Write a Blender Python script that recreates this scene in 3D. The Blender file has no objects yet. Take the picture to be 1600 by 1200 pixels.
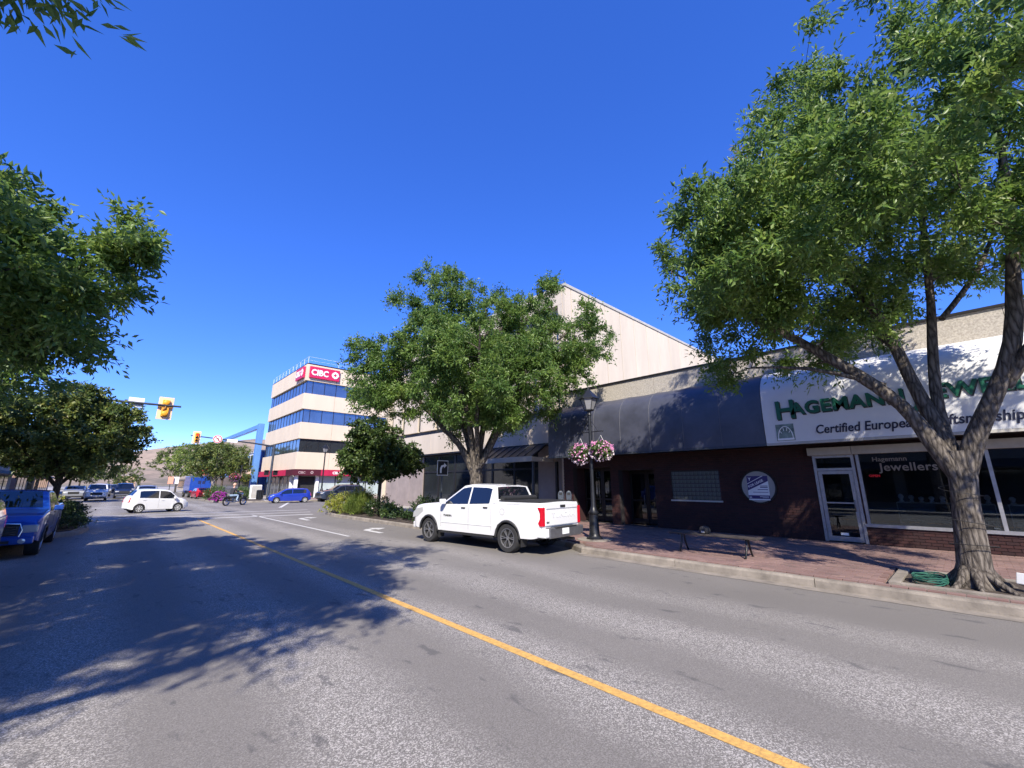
import bpy, bmesh, math, random
import numpy as np
from mathutils import Vector, Matrix

# ------------------------------------------------------------------ camera, sky, sun, exposure
# axes: X = across the street (right), Y = along the street (away), Z = up, metres
sc = bpy.context.scene
COL = sc.collection
rad = math.radians
YAW = rad(43.1)
cam_d = bpy.data.cameras.new('camera')
cam_d.sensor_width = 36.0
cam_d.lens = 650.0 / 1600.0 * 36.0
cam_d.clip_start = 0.05
cam_d.clip_end = 20000
cam = bpy.data.objects.new('camera', cam_d)
cam.location = (0, 0, 1.75)
cam.rotation_euler = (rad(90 + 13.5), 0, -YAW)
COL.objects.link(cam)
sc.camera = cam

SUN_EL = 40.0
SUN_PHI = 41.0          # light travels this many degrees right of +Y
world = bpy.data.worlds.new('World')
sc.world = world
world.use_nodes = True
wn = world.node_tree
for n_ in list(wn.nodes):
    wn.nodes.remove(n_)
w_out = wn.nodes.new('ShaderNodeOutputWorld')
w_bg = wn.nodes.new('ShaderNodeBackground')
w_sky = wn.nodes.new('ShaderNodeTexSky')
w_sky.sky_type = 'NISHITA'
w_sky.sun_disc = False
w_sky.sun_elevation = rad(SUN_EL)
w_sky.sun_rotation = rad(180 + SUN_PHI)
w_sky.altitude = 400
w_sky.air_density = 0.6
w_sky.dust_density = 0.0
w_sky.ozone_density = 6.0
w_hs = wn.nodes.new('ShaderNodeHueSaturation')
w_hs.inputs['Hue'].default_value = 0.525
w_hs.inputs['Saturation'].default_value = 1.40
w_hs.inputs['Value'].default_value = 1.0
w_gm = wn.nodes.new('ShaderNodeGamma')
w_gm.inputs['Gamma'].default_value = 0.70
wn.links.new(w_sky.outputs[0], w_gm.inputs['Color'])
wn.links.new(w_gm.outputs[0], w_hs.inputs['Color'])
wn.links.new(w_hs.outputs[0], w_bg.inputs[0])
w_bg.inputs[1].default_value = 0.15
wn.links.new(w_bg.outputs[0], w_out.inputs[0])

sun_d = bpy.data.lights.new('sun', 'SUN')
sun_d.energy = 2.4
sun_d.angle = rad(0.53)
sun_d.color = (1.0, 0.925, 0.79)
sun = bpy.data.objects.new('sun', sun_d)
_d = Vector((math.sin(rad(SUN_PHI)) * math.cos(rad(SUN_EL)), math.cos(rad(SUN_PHI)) * math.cos(rad(SUN_EL)), -math.sin(rad(SUN_EL))))
sun.rotation_euler = _d.to_track_quat('-Z', 'Y').to_euler()
sun.location = (-30, -30, 40)
COL.objects.link(sun)

vs = sc.view_settings
vs.view_transform = 'Standard'
vs.look = 'None'
vs.exposure = 1.88
vs.gamma = 1.0
vs.use_curve_mapping = False
sc.cycles.max_bounces = 8
sc.cycles.transparent_max_bounces = 12
sc.cycles.use_denoising = True

R_ = (math.cos(YAW), -math.sin(YAW))
F_ = (math.sin(YAW), math.cos(YAW))
def rf(base, r, f, z=0.0):
    """a spot given as metres right of / beyond a base point as one faces it from the street"""
    return (base[0] + r * R_[0] + f * F_[0], base[1] + r * R_[1] + f * F_[1], z)

# ------------------------------------------------------------------ materials
MATS = {}
def newmat(name):
    m = bpy.data.materials.new(name)
    m.use_nodes = True
    nt = m.node_tree
    b = nt.nodes['Principled BSDF']
    return m, nt, b
def N(nt, t, **kw):
    n = nt.nodes.new(t)
    for k, v in kw.items():
        if k in n.inputs:
            n.inputs[k].default_value = v
        else:
            setattr(n, k, v)
    return n
def mat(name, col, rough=0.6, metal=0.0, var=0.0, scale=3.0, bump=0.0, bscale=40.0, coat=0.0, spec=0.5, stretch=None, emit=None, estr=0.0, alt=None):
    """principled with noise-driven colour variation and relief in object space"""
    if name in MATS:
        return MATS[name]
    m, nt, b = newmat(name)
    L = nt.links
    b.inputs['Roughness'].default_value = rough
    b.inputs['Metallic'].default_value = metal
    b.inputs['Specular IOR Level'].default_value = spec
    b.inputs['Coat Weight'].default_value = coat
    b.inputs['Coat Roughness'].default_value = 0.04
    b.inputs['Base Color'].default_value = (*col, 1)
    if emit:
        b.inputs['Emission Color'].default_value = (*emit, 1)
        b.inputs['Emission Strength'].default_value = estr
    tc = N(nt, 'ShaderNodeTexCoord')
    src = tc.outputs['Object']
    if stretch:
        mp = N(nt, 'ShaderNodeMapping')
        mp.inputs['Scale'].default_value = stretch
        L.new(src, mp.inputs[0])
        src = mp.outputs[0]
    if var > 0:
        n1 = N(nt, 'ShaderNodeTexNoise', Scale=scale, Detail=6.0, Roughness=0.65)
        L.new(src, n1.inputs['Vector'])
        rp = N(nt, 'ShaderNodeValToRGB')
        lo = alt if alt else tuple(max(0, c * (1 - var)) for c in col)
        hi = tuple(min(1, c * (1 + var * 0.6)) for c in col)
        rp.color_ramp.elements[0].color = (*lo, 1)
        rp.color_ramp.elements[1].color = (*hi, 1)
        rp.color_ramp.elements[0].position = 0.3
        rp.color_ramp.elements[1].position = 0.7
        L.new(n1.outputs['Fac'], rp.inputs[0])
        L.new(rp.outputs[0], b.inputs['Base Color'])
    if bump > 0:
        n2 = N(nt, 'ShaderNodeTexNoise', Scale=bscale, Detail=4.0)
        L.new(src, n2.inputs['Vector'])
        bp = N(nt, 'ShaderNodeBump', Strength=bump, Distance=0.02)
        L.new(n2.outputs['Fac'], bp.inputs['Height'])
        L.new(bp.outputs[0], b.inputs['Normal'])
    MATS[name] = m
    return m
def island_mat(name, cols, rough=0.8, bump=0.25, bscale=60, grime=0.35, gscale=0.8):
    """colour differs from piece to piece (each loose piece / each object)"""
    m, nt, b = newmat(name)
    L = nt.links
    g = N(nt, 'ShaderNodeNewGeometry')
    oi = N(nt, 'ShaderNodeObjectInfo')
    ad = N(nt, 'ShaderNodeMath', operation='ADD')
    L.new(g.outputs['Random Per Island'], ad.inputs[0]); L.new(oi.outputs['Random'], ad.inputs[1])
    fr = N(nt, 'ShaderNodeMath', operation='FRACT'); L.new(ad.outputs[0], fr.inputs[0])
    rp = N(nt, 'ShaderNodeValToRGB')
    el = rp.color_ramp.elements
    el[0].color = (*cols[0], 1); el[1].color = (*cols[-1], 1)
    for i, c in enumerate(cols[1:-1]):
        e = el.new((i + 1) / (len(cols) - 1)); e.color = (*c, 1)
    L.new(fr.outputs[0], rp.inputs[0])
    tc = N(nt, 'ShaderNodeNewGeometry')
    n1 = N(nt, 'ShaderNodeTexNoise', Scale=gscale, Detail=7.0, Roughness=0.7)
    L.new(tc.outputs['Position'], n1.inputs['Vector'])
    mr = N(nt, 'ShaderNodeMapRange')
    mr.inputs['From Min'].default_value = 0.3; mr.inputs['From Max'].default_value = 0.75
    mr.inputs['To Min'].default_value = 1.0; mr.inputs['To Max'].default_value = 1.0 - grime
    L.new(n1.outputs['Fac'], mr.inputs[0])
    mx = N(nt, 'ShaderNodeMix', data_type='RGBA', blend_type='MULTIPLY')
    mx.inputs[0].default_value = 1.0
    L.new(rp.outputs[0], mx.inputs[6])
    cb = N(nt, 'ShaderNodeCombineColor')
    for i in range(3): L.new(mr.outputs[0], cb.inputs[i])
    L.new(cb.outputs[0], mx.inputs[7])
    L.new(mx.outputs[2], b.inputs['Base Color'])
    b.inputs['Roughness'].default_value = rough
    n2 = N(nt, 'ShaderNodeTexNoise', Scale=bscale, Detail=4.0)
    L.new(tc.outputs['Position'], n2.inputs['Vector'])
    bp = N(nt, 'ShaderNodeBump', Strength=bump, Distance=0.01)
    L.new(n2.outputs['Fac'], bp.inputs['Height']); L.new(bp.outputs[0], b.inputs['Normal'])
    MATS[name] = m
    return m
def leaf_mat(name, cols, trans=0.35, rough=0.42):
    m, nt, b = newmat(name)
    L = nt.links
    out = nt.nodes['Material Output']
    g = N(nt, 'ShaderNodeNewGeometry')
    rp = N(nt, 'ShaderNodeValToRGB')
    el = rp.color_ramp.elements
    el[0].color = (*cols[0], 1); el[1].color = (*cols[-1], 1)
    for i, c in enumerate(cols[1:-1]):
        e = el.new((i + 1) / (len(cols) - 1)); e.color = (*c, 1)
    L.new(g.outputs['Random Per Island'], rp.inputs[0])
    b.inputs['Roughness'].default_value = rough
    b.inputs['Specular IOR Level'].default_value = 0.4
    nz = N(nt, 'ShaderNodeTexNoise', Scale=1.1, Detail=2.0); L.new(g.outputs['Position'], nz.inputs['Vector'])
    mv = N(nt, 'ShaderNodeMapRange'); mv.inputs['From Min'].default_value = 0.32; mv.inputs['From Max'].default_value = 0.68
    mv.inputs['To Min'].default_value = 0.72; mv.inputs['To Max'].default_value = 1.42; L.new(nz.outputs['Fac'], mv.inputs[0])
    mh = N(nt, 'ShaderNodeMapRange'); mh.inputs['From Min'].default_value = 0.32; mh.inputs['From Max'].default_value = 0.68
    mh.inputs['To Min'].default_value = 0.512; mh.inputs['To Max'].default_value = 0.482; L.new(nz.outputs['Fac'], mh.inputs[0])
    hv = N(nt, 'ShaderNodeHueSaturation'); L.new(rp.outputs[0], hv.inputs['Color']); L.new(mv.outputs[0], hv.inputs['Value']); L.new(mh.outputs[0], hv.inputs['Hue'])
    rp = hv
    L.new(rp.outputs[0], b.inputs['Base Color'])
    tr = N(nt, 'ShaderNodeBsdfTranslucent')
    hs = N(nt, 'ShaderNodeHueSaturation'); hs.inputs['Hue'].default_value = 0.485; hs.inputs['Value'].default_value = 1.5
    L.new(rp.outputs[0], hs.inputs['Color']); L.new(hs.outputs[0], tr.inputs[0])
    ms = N(nt, 'ShaderNodeMixShader'); ms.inputs[0].default_value = trans
    L.new(b.outputs[0], ms.inputs[1]); L.new(tr.outputs[0], ms.inputs[2])
    L.new(ms.outputs[0], out.inputs[0])
    MATS[name] = m
    return m
def glass_mat(name, tint, refl=0.1, rough=0.02, see=0.6):
    """window glass: part mirror at grazing angles, part see-through with a tint"""
    m, nt, b = newmat(name)
    L = nt.links
    out = nt.nodes['Material Output']
    gl = N(nt, 'ShaderNodeBsdfGlossy'); gl.inputs['Roughness'].default_value = rough
    gl.inputs[0].default_value = (0.9, 0.95, 1, 1)
    tp = N(nt, 'ShaderNodeBsdfTransparent'); tp.inputs[0].default_value = (*[see * c for c in tint], 1)
    fr = N(nt, 'ShaderNodeFresnel'); fr.inputs[0].default_value = 1.5
    ad = N(nt, 'ShaderNodeMath', operation='ADD'); ad.inputs[1].default_value = refl; ad.use_clamp = True
    L.new(fr.outputs[0], ad.inputs[0])
    ms = N(nt, 'ShaderNodeMixShader')
    L.new(ad.outputs[0], ms.inputs[0]); L.new(tp.outputs[0], ms.inputs[1]); L.new(gl.outputs[0], ms.inputs[2])
    L.new(ms.outputs[0], out.inputs[0])
    MATS[name] = m
    return m

def asphalt_material():
    m, nt, b = newmat('asphalt'); L = nt.links
    g = N(nt, 'ShaderNodeNewGeometry')
    sep = N(nt, 'ShaderNodeSeparateXYZ'); L.new(g.outputs['Position'], sep.inputs[0])
    # stone chips
    vo = N(nt, 'ShaderNodeTexVoronoi', Scale=115.0); L.new(g.outputs['Position'], vo.inputs['Vector'])
    vs_ = N(nt, 'ShaderNodeSeparateColor'); L.new(vo.outputs['Color'], vs_.inputs[0])
    chip = N(nt, 'ShaderNodeMapRange'); chip.inputs['From Min'].default_value = 0.42; chip.inputs['From Max'].default_value = 1.0
    L.new(vs_.outputs[0], chip.inputs[0])
    # wheel-worn tracks along the street: smoother bands where traffic runs
    wob = N(nt, 'ShaderNodeTexNoise', Scale=0.35, Detail=3.0); L.new(g.outputs['Position'], wob.inputs['Vector'])
    wv = N(nt, 'ShaderNodeMath', operation='MULTIPLY_ADD'); wv.inputs[1].default_value = 1.0
    L.new(wob.outputs['Fac'], wv.inputs[0]); L.new(sep.outputs[0], wv.inputs[2])
    tr = N(nt, 'ShaderNodeMath', operation='MULTIPLY'); tr.inputs[1].default_value = 2 * math.pi / 1.75
    L.new(wv.outputs[0], tr.inputs[0])
    sn = N(nt, 'ShaderNodeMath', operation='SINE'); L.new(tr.outputs[0], sn.inputs[0])
    band = N(nt, 'ShaderNodeMapRange'); band.inputs['From Min'].default_value = -0.7; band.inputs['From Max'].default_value = 0.9
    band.inputs['To Min'].default_value = 0.22; band.inputs['To Max'].default_value = 1.0
    L.new(sn.outputs[0], band.inputs[0])
    patch = N(nt, 'ShaderNodeTexNoise', Scale=0.9, Detail=5.0, Roughness=0.6); L.new(g.outputs['Position'], patch.inputs['Vector'])
    pm = N(nt, 'ShaderNodeMapRange'); pm.inputs['From Min'].default_value = 0.3; pm.inputs['From Max'].default_value = 0.65
    pm.inputs['To Min'].default_value = 0.75; pm.inputs['To Max'].default_value = 1.0
    L.new(patch.outputs['Fac'], pm.inputs[0])
    bm_ = N(nt, 'ShaderNodeMath', operation='MULTIPLY'); L.new(band.outputs[0], bm_.inputs[0]); L.new(pm.outputs[0], bm_.inputs[1])
    # parking lane by the right kerb is smooth tar
    lane = N(nt, 'ShaderNodeMapRange'); lane.inputs['From Min'].default_value = 6.9; lane.inputs['From Max'].default_value = 7.9
    lane.inputs['To Min'].default_value = 1.0; lane.inputs['To Max'].default_value = 0.12
    L.new(wv.outputs[0], lane.inputs[0])
    bm2 = N(nt, 'ShaderNodeMath', operation='MULTIPLY'); L.new(bm_.outputs[0], bm2.inputs[0]); L.new(lane.outputs[0], bm2.inputs[1])
    cm = N(nt, 'ShaderNodeMath', operation='MULTIPLY'); L.new(chip.outputs[0], cm.inputs[0]); L.new(bm2.outputs[0], cm.inputs[1])
    fine = N(nt, 'ShaderNodeTexNoise', Scale=95.0, Detail=3.0, Roughness=0.8); L.new(g.outputs['Position'], fine.inputs['Vector'])
    base = N(nt, 'ShaderNodeValToRGB')
    base.color_ramp.elements[0].position = 0.32; base.color_ramp.elements[1].position = 0.7
    base.color_ramp.elements[0].color = (0.105, 0.097, 0.089, 1); base.color_ramp.elements[1].color = (0.225, 0.208, 0.191, 1)
    L.new(fine.outputs['Fac'], base.inputs[0])
    big = N(nt, 'ShaderNodeTexNoise', Scale=0.25, Detail=6.0, Roughness=0.6); L.new(g.outputs['Position'], big.inputs['Vector'])
    bigr = N(nt, 'ShaderNodeMapRange'); bigr.inputs['From Min'].default_value = 0.3; bigr.inputs['From Max'].default_value = 0.7
    bigr.inputs['To Min'].default_value = 0.90; bigr.inputs['To Max'].default_value = 1.10
    L.new(big.outputs['Fac'], bigr.inputs[0])
    mm = N(nt, 'ShaderNodeVectorMath', operation='SCALE'); L.new(base.outputs[0], mm.inputs[0]); L.new(bigr.outputs[0], mm.inputs['Scale'])
    mx = N(nt, 'ShaderNodeMix', data_type='RGBA'); L.new(cm.outputs[0], mx.inputs[0]); L.new(mm.outputs[0], mx.inputs[6])
    mx.inputs[7].default_value = (0.54, 0.505, 0.468, 1)
    # dark tar blots, stretched along the street
    mp = N(nt, 'ShaderNodeMapping'); mp.inputs['Scale'].default_value = (4.2, 1.5, 1.0); L.new(g.outputs['Position'], mp.inputs[0])
    bl = N(nt, 'ShaderNodeTexNoise', Scale=1.0, Detail=4.0, Roughness=0.6); L.new(mp.outputs[0], bl.inputs['Vector'])
    blr = N(nt, 'ShaderNodeMapRange'); blr.inputs['From Min'].default_value = 0.61; blr.inputs['From Max'].default_value = 0.68
    blr.inputs['To Max'].default_value = 0.6
    L.new(bl.outputs['Fac'], blr.inputs[0])
    mx2 = N(nt, 'ShaderNodeMix', data_type='RGBA'); L.new(blr.outputs[0], mx2.inputs[0]); L.new(mx.outputs[2], mx2.inputs[6])
    mx2.inputs[7].default_value = (0.075, 0.073, 0.076, 1)
    L.new(mx2.outputs[2], b.inputs['Base Color'])
    b.inputs['Roughness'].default_value = 0.85
    b.inputs['Specular IOR Level'].default_value = 0.35
    ha = N(nt, 'ShaderNodeMath', operation='ADD'); L.new(cm.outputs[0], ha.inputs[0]); L.new(fine.outputs['Fac'], ha.inputs[1])
    bp = N(nt, 'ShaderNodeBump', Strength=0.5, Distance=0.008); L.new(ha.outputs[0], bp.inputs['Height'])
    L.new(bp.outputs[0], b.inputs['Normal'])
    return m
M_ASPHALT = asphalt_material()

def bark_material(name, c0, c1, sc_=1.0):
    m, nt, b = newmat(name); L = nt.links
    tc = N(nt, 'ShaderNodeTexCoord')
    mp = N(nt, 'ShaderNodeMapping'); mp.inputs['Scale'].default_value = (22 * sc_, 22 * sc_, 5.0 * sc_); L.new(tc.outputs['Object'], mp.inputs[0])
    vo = N(nt, 'ShaderNodeTexVoronoi', Scale=1.0, feature='DISTANCE_TO_EDGE'); 
    nz = N(nt, 'ShaderNodeTexNoise', Scale=1.6, Detail=5.0, Roughness=0.7); L.new(mp.outputs[0], nz.inputs['Vector'])
    av = N(nt, 'ShaderNodeMixRGB'); av.inputs[0].default_value = 0.35; L.new(mp.outputs[0], av.inputs[1]); L.new(nz.outputs['Color'], av.inputs[2])
    L.new(av.outputs[0], vo.inputs['Vector'])
    rp = N(nt, 'ShaderNodeValToRGB'); rp.color_ramp.elements[0].color = (*c0, 1); rp.color_ramp.elements[1].color = (*c1, 1)
    rp.color_ramp.elements[1].position = 0.45
    ad = N(nt, 'ShaderNodeMath', operation='MULTIPLY_ADD'); ad.inputs[1].default_value = 0.5
    L.new(nz.outputs['Fac'], ad.inputs[0]); L.new(vo.outputs['Distance'], ad.inputs[2])
    sb = N(nt, 'ShaderNodeMath', operation='SUBTRACT'); sb.inputs[1].default_value = 0.16; L.new(ad.outputs[0], sb.inputs[0])
    L.new(sb.outputs[0], rp.inputs[0]); L.new(rp.outputs[0], b.inputs['Base Color'])
    b.inputs['Roughness'].default_value = 0.95; b.inputs['Specular IOR Level'].default_value = 0.2
    bp = N(nt, 'ShaderNodeBump', Strength=1.0, Distance=0.03); L.new(sb.outputs[0], bp.inputs['Height']); L.new(bp.outputs[0], b.inputs['Normal'])
    return m
M_BARK = bark_material('ash_bark', (0.018, 0.014, 0.012), (0.185, 0.160, 0.136))
M_BARK2 = bark_material('maple_bark', (0.03, 0.025, 0.02), (0.15, 0.125, 0.105), 1.5)
M_LEAF_ASH = leaf_mat('ash_leaves', [(0.060, 0.125, 0.024), (0.095, 0.175, 0.034), (0.135, 0.22, 0.048), (0.075, 0.15, 0.036), (0.19, 0.26, 0.075)], 0.42)
M_LEAF_YEL = leaf_mat('yellowing_leaves', [(0.28, 0.22, 0.04), (0.20, 0.20, 0.045), (0.33, 0.22, 0.05)])
M_LEAF_MAPLE = leaf_mat('maple_leaves', [(0.035, 0.07, 0.016), (0.055, 0.095, 0.022), (0.075, 0.11, 0.025)], 0.25)
M_LEAF_FAR = leaf_mat('street_tree_leaves', [(0.06, 0.10, 0.03), (0.09, 0.14, 0.035), (0.13, 0.175, 0.045), (0.17, 0.18, 0.05)])
M_LEAF_LIME = leaf_mat('lime_shrub_leaves', [(0.22, 0.25, 0.03), (0.32, 0.32, 0.04), (0.16, 0.22, 0.03), (0.36, 0.33, 0.08)])
M_LEAF_GRASS = leaf_mat('grass_blades', [(0.12, 0.19, 0.03), (0.18, 0.25, 0.05), (0.22, 0.27, 0.07)])
M_LEAF_DARK = leaf_mat('dark_shrub_leaves', [(0.02, 0.045, 0.014), (0.035, 0.065, 0.02), (0.055, 0.085, 0.028)], 0.2)
M_LEAF_HEDGE = leaf_mat('hedge_leaves', [(0.06, 0.11, 0.03), (0.09, 0.14, 0.04), (0.05, 0.10, 0.03)], 0.25)
M_PETAL_PINK = leaf_mat('pink_petals', [(0.65, 0.22, 0.42), (0.75, 0.45, 0.6), (0.55, 0.12, 0.33)], 0.3)
M_PETAL_WHITE = leaf_mat('white_petals', [(0.75, 0.72, 0.7), (0.8, 0.62, 0.68)], 0.3)
M_PETAL_PURPLE = leaf_mat('purple_petals', [(0.45, 0.04, 0.38), (0.6, 0.1, 0.5), (0.35, 0.03, 0.33)], 0.3)
M_PETAL_RED = leaf_mat('red_petals', [(0.55, 0.04, 0.1), (0.6, 0.1, 0.18)], 0.3)
M_CONC = mat('kerb_concrete', (0.235, 0.205, 0.172), 0.9, var=0.45, scale=2.6, bump=0.3, bscale=50)
M_WALK = mat('sidewalk_concrete', (0.34, 0.315, 0.285), 0.9, var=0.22, scale=1.3, bump=0.25, bscale=50)
M_MORTAR = mat('sand_joint', (0.16, 0.13, 0.115), 0.95, var=0.3, scale=3)
M_PAVER = island_mat('red_clay_paver', [(0.185, 0.112, 0.10), (0.24, 0.145, 0.128), (0.21, 0.135, 0.122), (0.28, 0.178, 0.155), (0.16, 0.105, 0.095)], 0.9)
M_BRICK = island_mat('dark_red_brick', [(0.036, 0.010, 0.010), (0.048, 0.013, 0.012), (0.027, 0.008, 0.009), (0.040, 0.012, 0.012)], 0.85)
M_BMORT = mat('brick_mortar', (0.028, 0.022, 0.021), 0.95)
M_YPAINT = mat('yellow_road_paint', (0.74, 0.42, 0.11), 0.75, var=0.10, scale=24, bump=0.5, bscale=110, alt=(0.42, 0.25, 0.08))
M_WPAINT = mat('white_road_paint', (0.62, 0.61, 0.58), 0.75, var=0.15, scale=14, alt=(0.36, 0.35, 0.34), bump=0.25, bscale=90)
M_STUCCO = mat('exposed_aggregate_stucco', (0.43, 0.39, 0.335), 0.95, var=0.4, scale=22, bump=0.7, bscale=60)
M_PANEL = mat('cream_precast_panel', (0.54, 0.465, 0.375), 0.85, var=0.13, scale=0.8, stretch=(1.0, 1.0, 0.22), bump=0.1, bscale=20)
M_CIBC = mat('sandy_precast_panel', (0.60, 0.50, 0.385), 0.85, var=0.07, scale=0.8, stretch=(1.0, 1.0, 0.4), bump=0.1, bscale=20)
M_TAUPE = mat('taupe_wall_panel', (0.27, 0.225, 0.21), 0.8, var=0.2, scale=1.2)
M_DKMETAL = mat('dark_bronze_metal', (0.035, 0.032, 0.032), 0.45, metal=0.6, var=0.2, scale=6)
M_BLACK = mat('black_painted_iron', (0.018, 0.019, 0.021), 0.4, metal=0.3, var=0.25, scale=12, bump=0.1, bscale=60)
M_GREYPOLE = mat('grey_painted_steel', (0.06, 0.07, 0.085), 0.45, metal=0.4, var=0.2, scale=4)
M_ALU = mat('brushed_aluminium_frame', (0.42, 0.42, 0.43), 0.42, metal=0.7, var=0.2, scale=8)
M_CREAMMETAL = mat('cream_painted_metal', (0.42, 0.40, 0.36), 0.6, var=0.18, scale=3)
M_NAVY = mat('navy_awning_canvas', (0.058, 0.062, 0.086), 0.42, var=0.30, scale=1.6, bump=0.12, bscale=90, spec=0.6)
M_WHITESIGN = mat('white_awning_vinyl', (0.62, 0.62, 0.62), 0.5, var=0.06, scale=1.2)
M_GREEN = mat('dark_green_lettering', (0.008, 0.10, 0.055), 0.45, var=0.25, scale=9)
M_GREENSH = mat('charcoal_letter_edge', (0.02, 0.028, 0.028), 0.6)
M_NAVYTXT = mat('navy_lettering', (0.012, 0.014, 0.04), 0.5)
M_WHITE = mat('white_enamel', (0.78, 0.78, 0.78), 0.45, var=0.05, scale=4)
M_RED = mat('crimson_sign_face', (0.50, 0.012, 0.075), 0.45, var=0.12, scale=1.5)
M_REDAWN = mat('crimson_fascia', (0.42, 0.012, 0.06), 0.55, var=0.15, scale=1.5)
M_MAROON = mat('dark_maroon_fascia', (0.07, 0.008, 0.018), 0.5)
M_BLUEPILLAR = mat('bright_blue_cladding', (0.10, 0.24, 0.54), 0.5, var=0.1, scale=1)
M_SIGY = mat('traffic_yellow', (0.80, 0.36, 0.02), 0.5, var=0.08, scale=6)
M_SIGO = mat('reflective_yellow_border', (0.80, 0.55, 0.34), 0.5)
M_SIGHOOD = mat('amber_signal_shade', (0.22, 0.10, 0.012), 0.6)
M_REDLAMP = mat('lit_red_lamp', (0.6, 0.02, 0.01), 0.4, emit=(1, 0.03, 0.01), estr=.8)
M_DKLAMP = mat('unlit_lamp_lens', (0.05, 0.03, 0.01), 0.2)
M_WARM = mat('lit_spot_lamp', (0.9, 0.8, 0.6), 0.4, emit=(1, 0.85, 0.6), estr=4)
M_NEON = mat('red_neon_sign', (0.5, 0.02, 0.03), 0.4, emit=(1, 0.04, 0.07), estr=0.12)
M_GLASS = glass_mat('shop_glass', (0.75, 0.82, 0.85), 0.03, 0.01, 0.8)
M_DGLASS = glass_mat('dark_store_glass', (0.3, 0.34, 0.38), 0.05, 0.02, 0.5)
M_CARGLASS = mat('tinted_car_glass', (0.006, 0.008, 0.012), 0.03, spec=0.9, coat=0.5)
M_BANKGLASS = mat('blue_mirror_glass', (0.20, 0.25, 0.32), 0.06, metal=0.85, var=0.25, scale=0.4)
M_DARKGLASS = mat('dark_mirror_glass', (0.03, 0.035, 0.04), 0.05, metal=0.2, spec=0.8, var=0.4, scale=0.4)
M_LAMPGLASS = mat('frosted_lamp_pane', (0.22, 0.22, 0.23), 0.3, spec=0.5)
M_RUBBER = mat('tyre_rubber', (0.022, 0.022, 0.023), 0.85, var=0.3, scale=12, bump=0.2, bscale=50)
M_PLASTIC = mat('black_plastic_trim', (0.02, 0.02, 0.021), 0.6, var=0.2, scale=10)
M_RIM = mat('machined_alloy', (0.45, 0.45, 0.46), 0.35, metal=0.85)
M_RIMW = mat('silver_wheel_cover', (0.62, 0.62, 0.62), 0.4, metal=0.3)
M_CHROME = mat('chrome_steel', (0.55, 0.55, 0.56), 0.18, metal=1.0)
M_STEEL = mat('dull_steel', (0.20, 0.20, 0.21), 0.45, metal=0.7, var=0.2, scale=8)
M_TAIL = mat('red_tail_lens', (0.45, 0.008, 0.02), 0.2, coat=0.6, emit=(0.6, 0.0, 0.02), estr=0.05)
M_HEAD = mat('clear_head_lens', (0.55, 0.56, 0.56), 0.12, metal=0.3, coat=0.6)
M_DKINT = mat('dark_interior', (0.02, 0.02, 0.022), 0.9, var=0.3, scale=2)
M_WOODDK = mat('weathered_dark_wood', (0.045, 0.036, 0.032), 0.8, var=0.35, scale=3, stretch=(1, 12, 12), bump=0.3, bscale=20)
M_SOIL = mat('bark_mulch', (0.06, 0.045, 0.035), 0.95, var=0.5, scale=14, bump=0.8, bscale=25)
M_GLASSBLK = mat('ribbed_glass_block', (0.075, 0.088, 0.08), 0.15, spec=0.8, var=0.45, scale=9, stretch=(3, 3, 0.6), bump=0.3, bscale=30)
def carpaint(name, col, metal=0.25):
    return mat(name, col, 0.32, metal=metal, coat=0.8, spec=0.5, var=0.05, scale=1.5)

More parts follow.
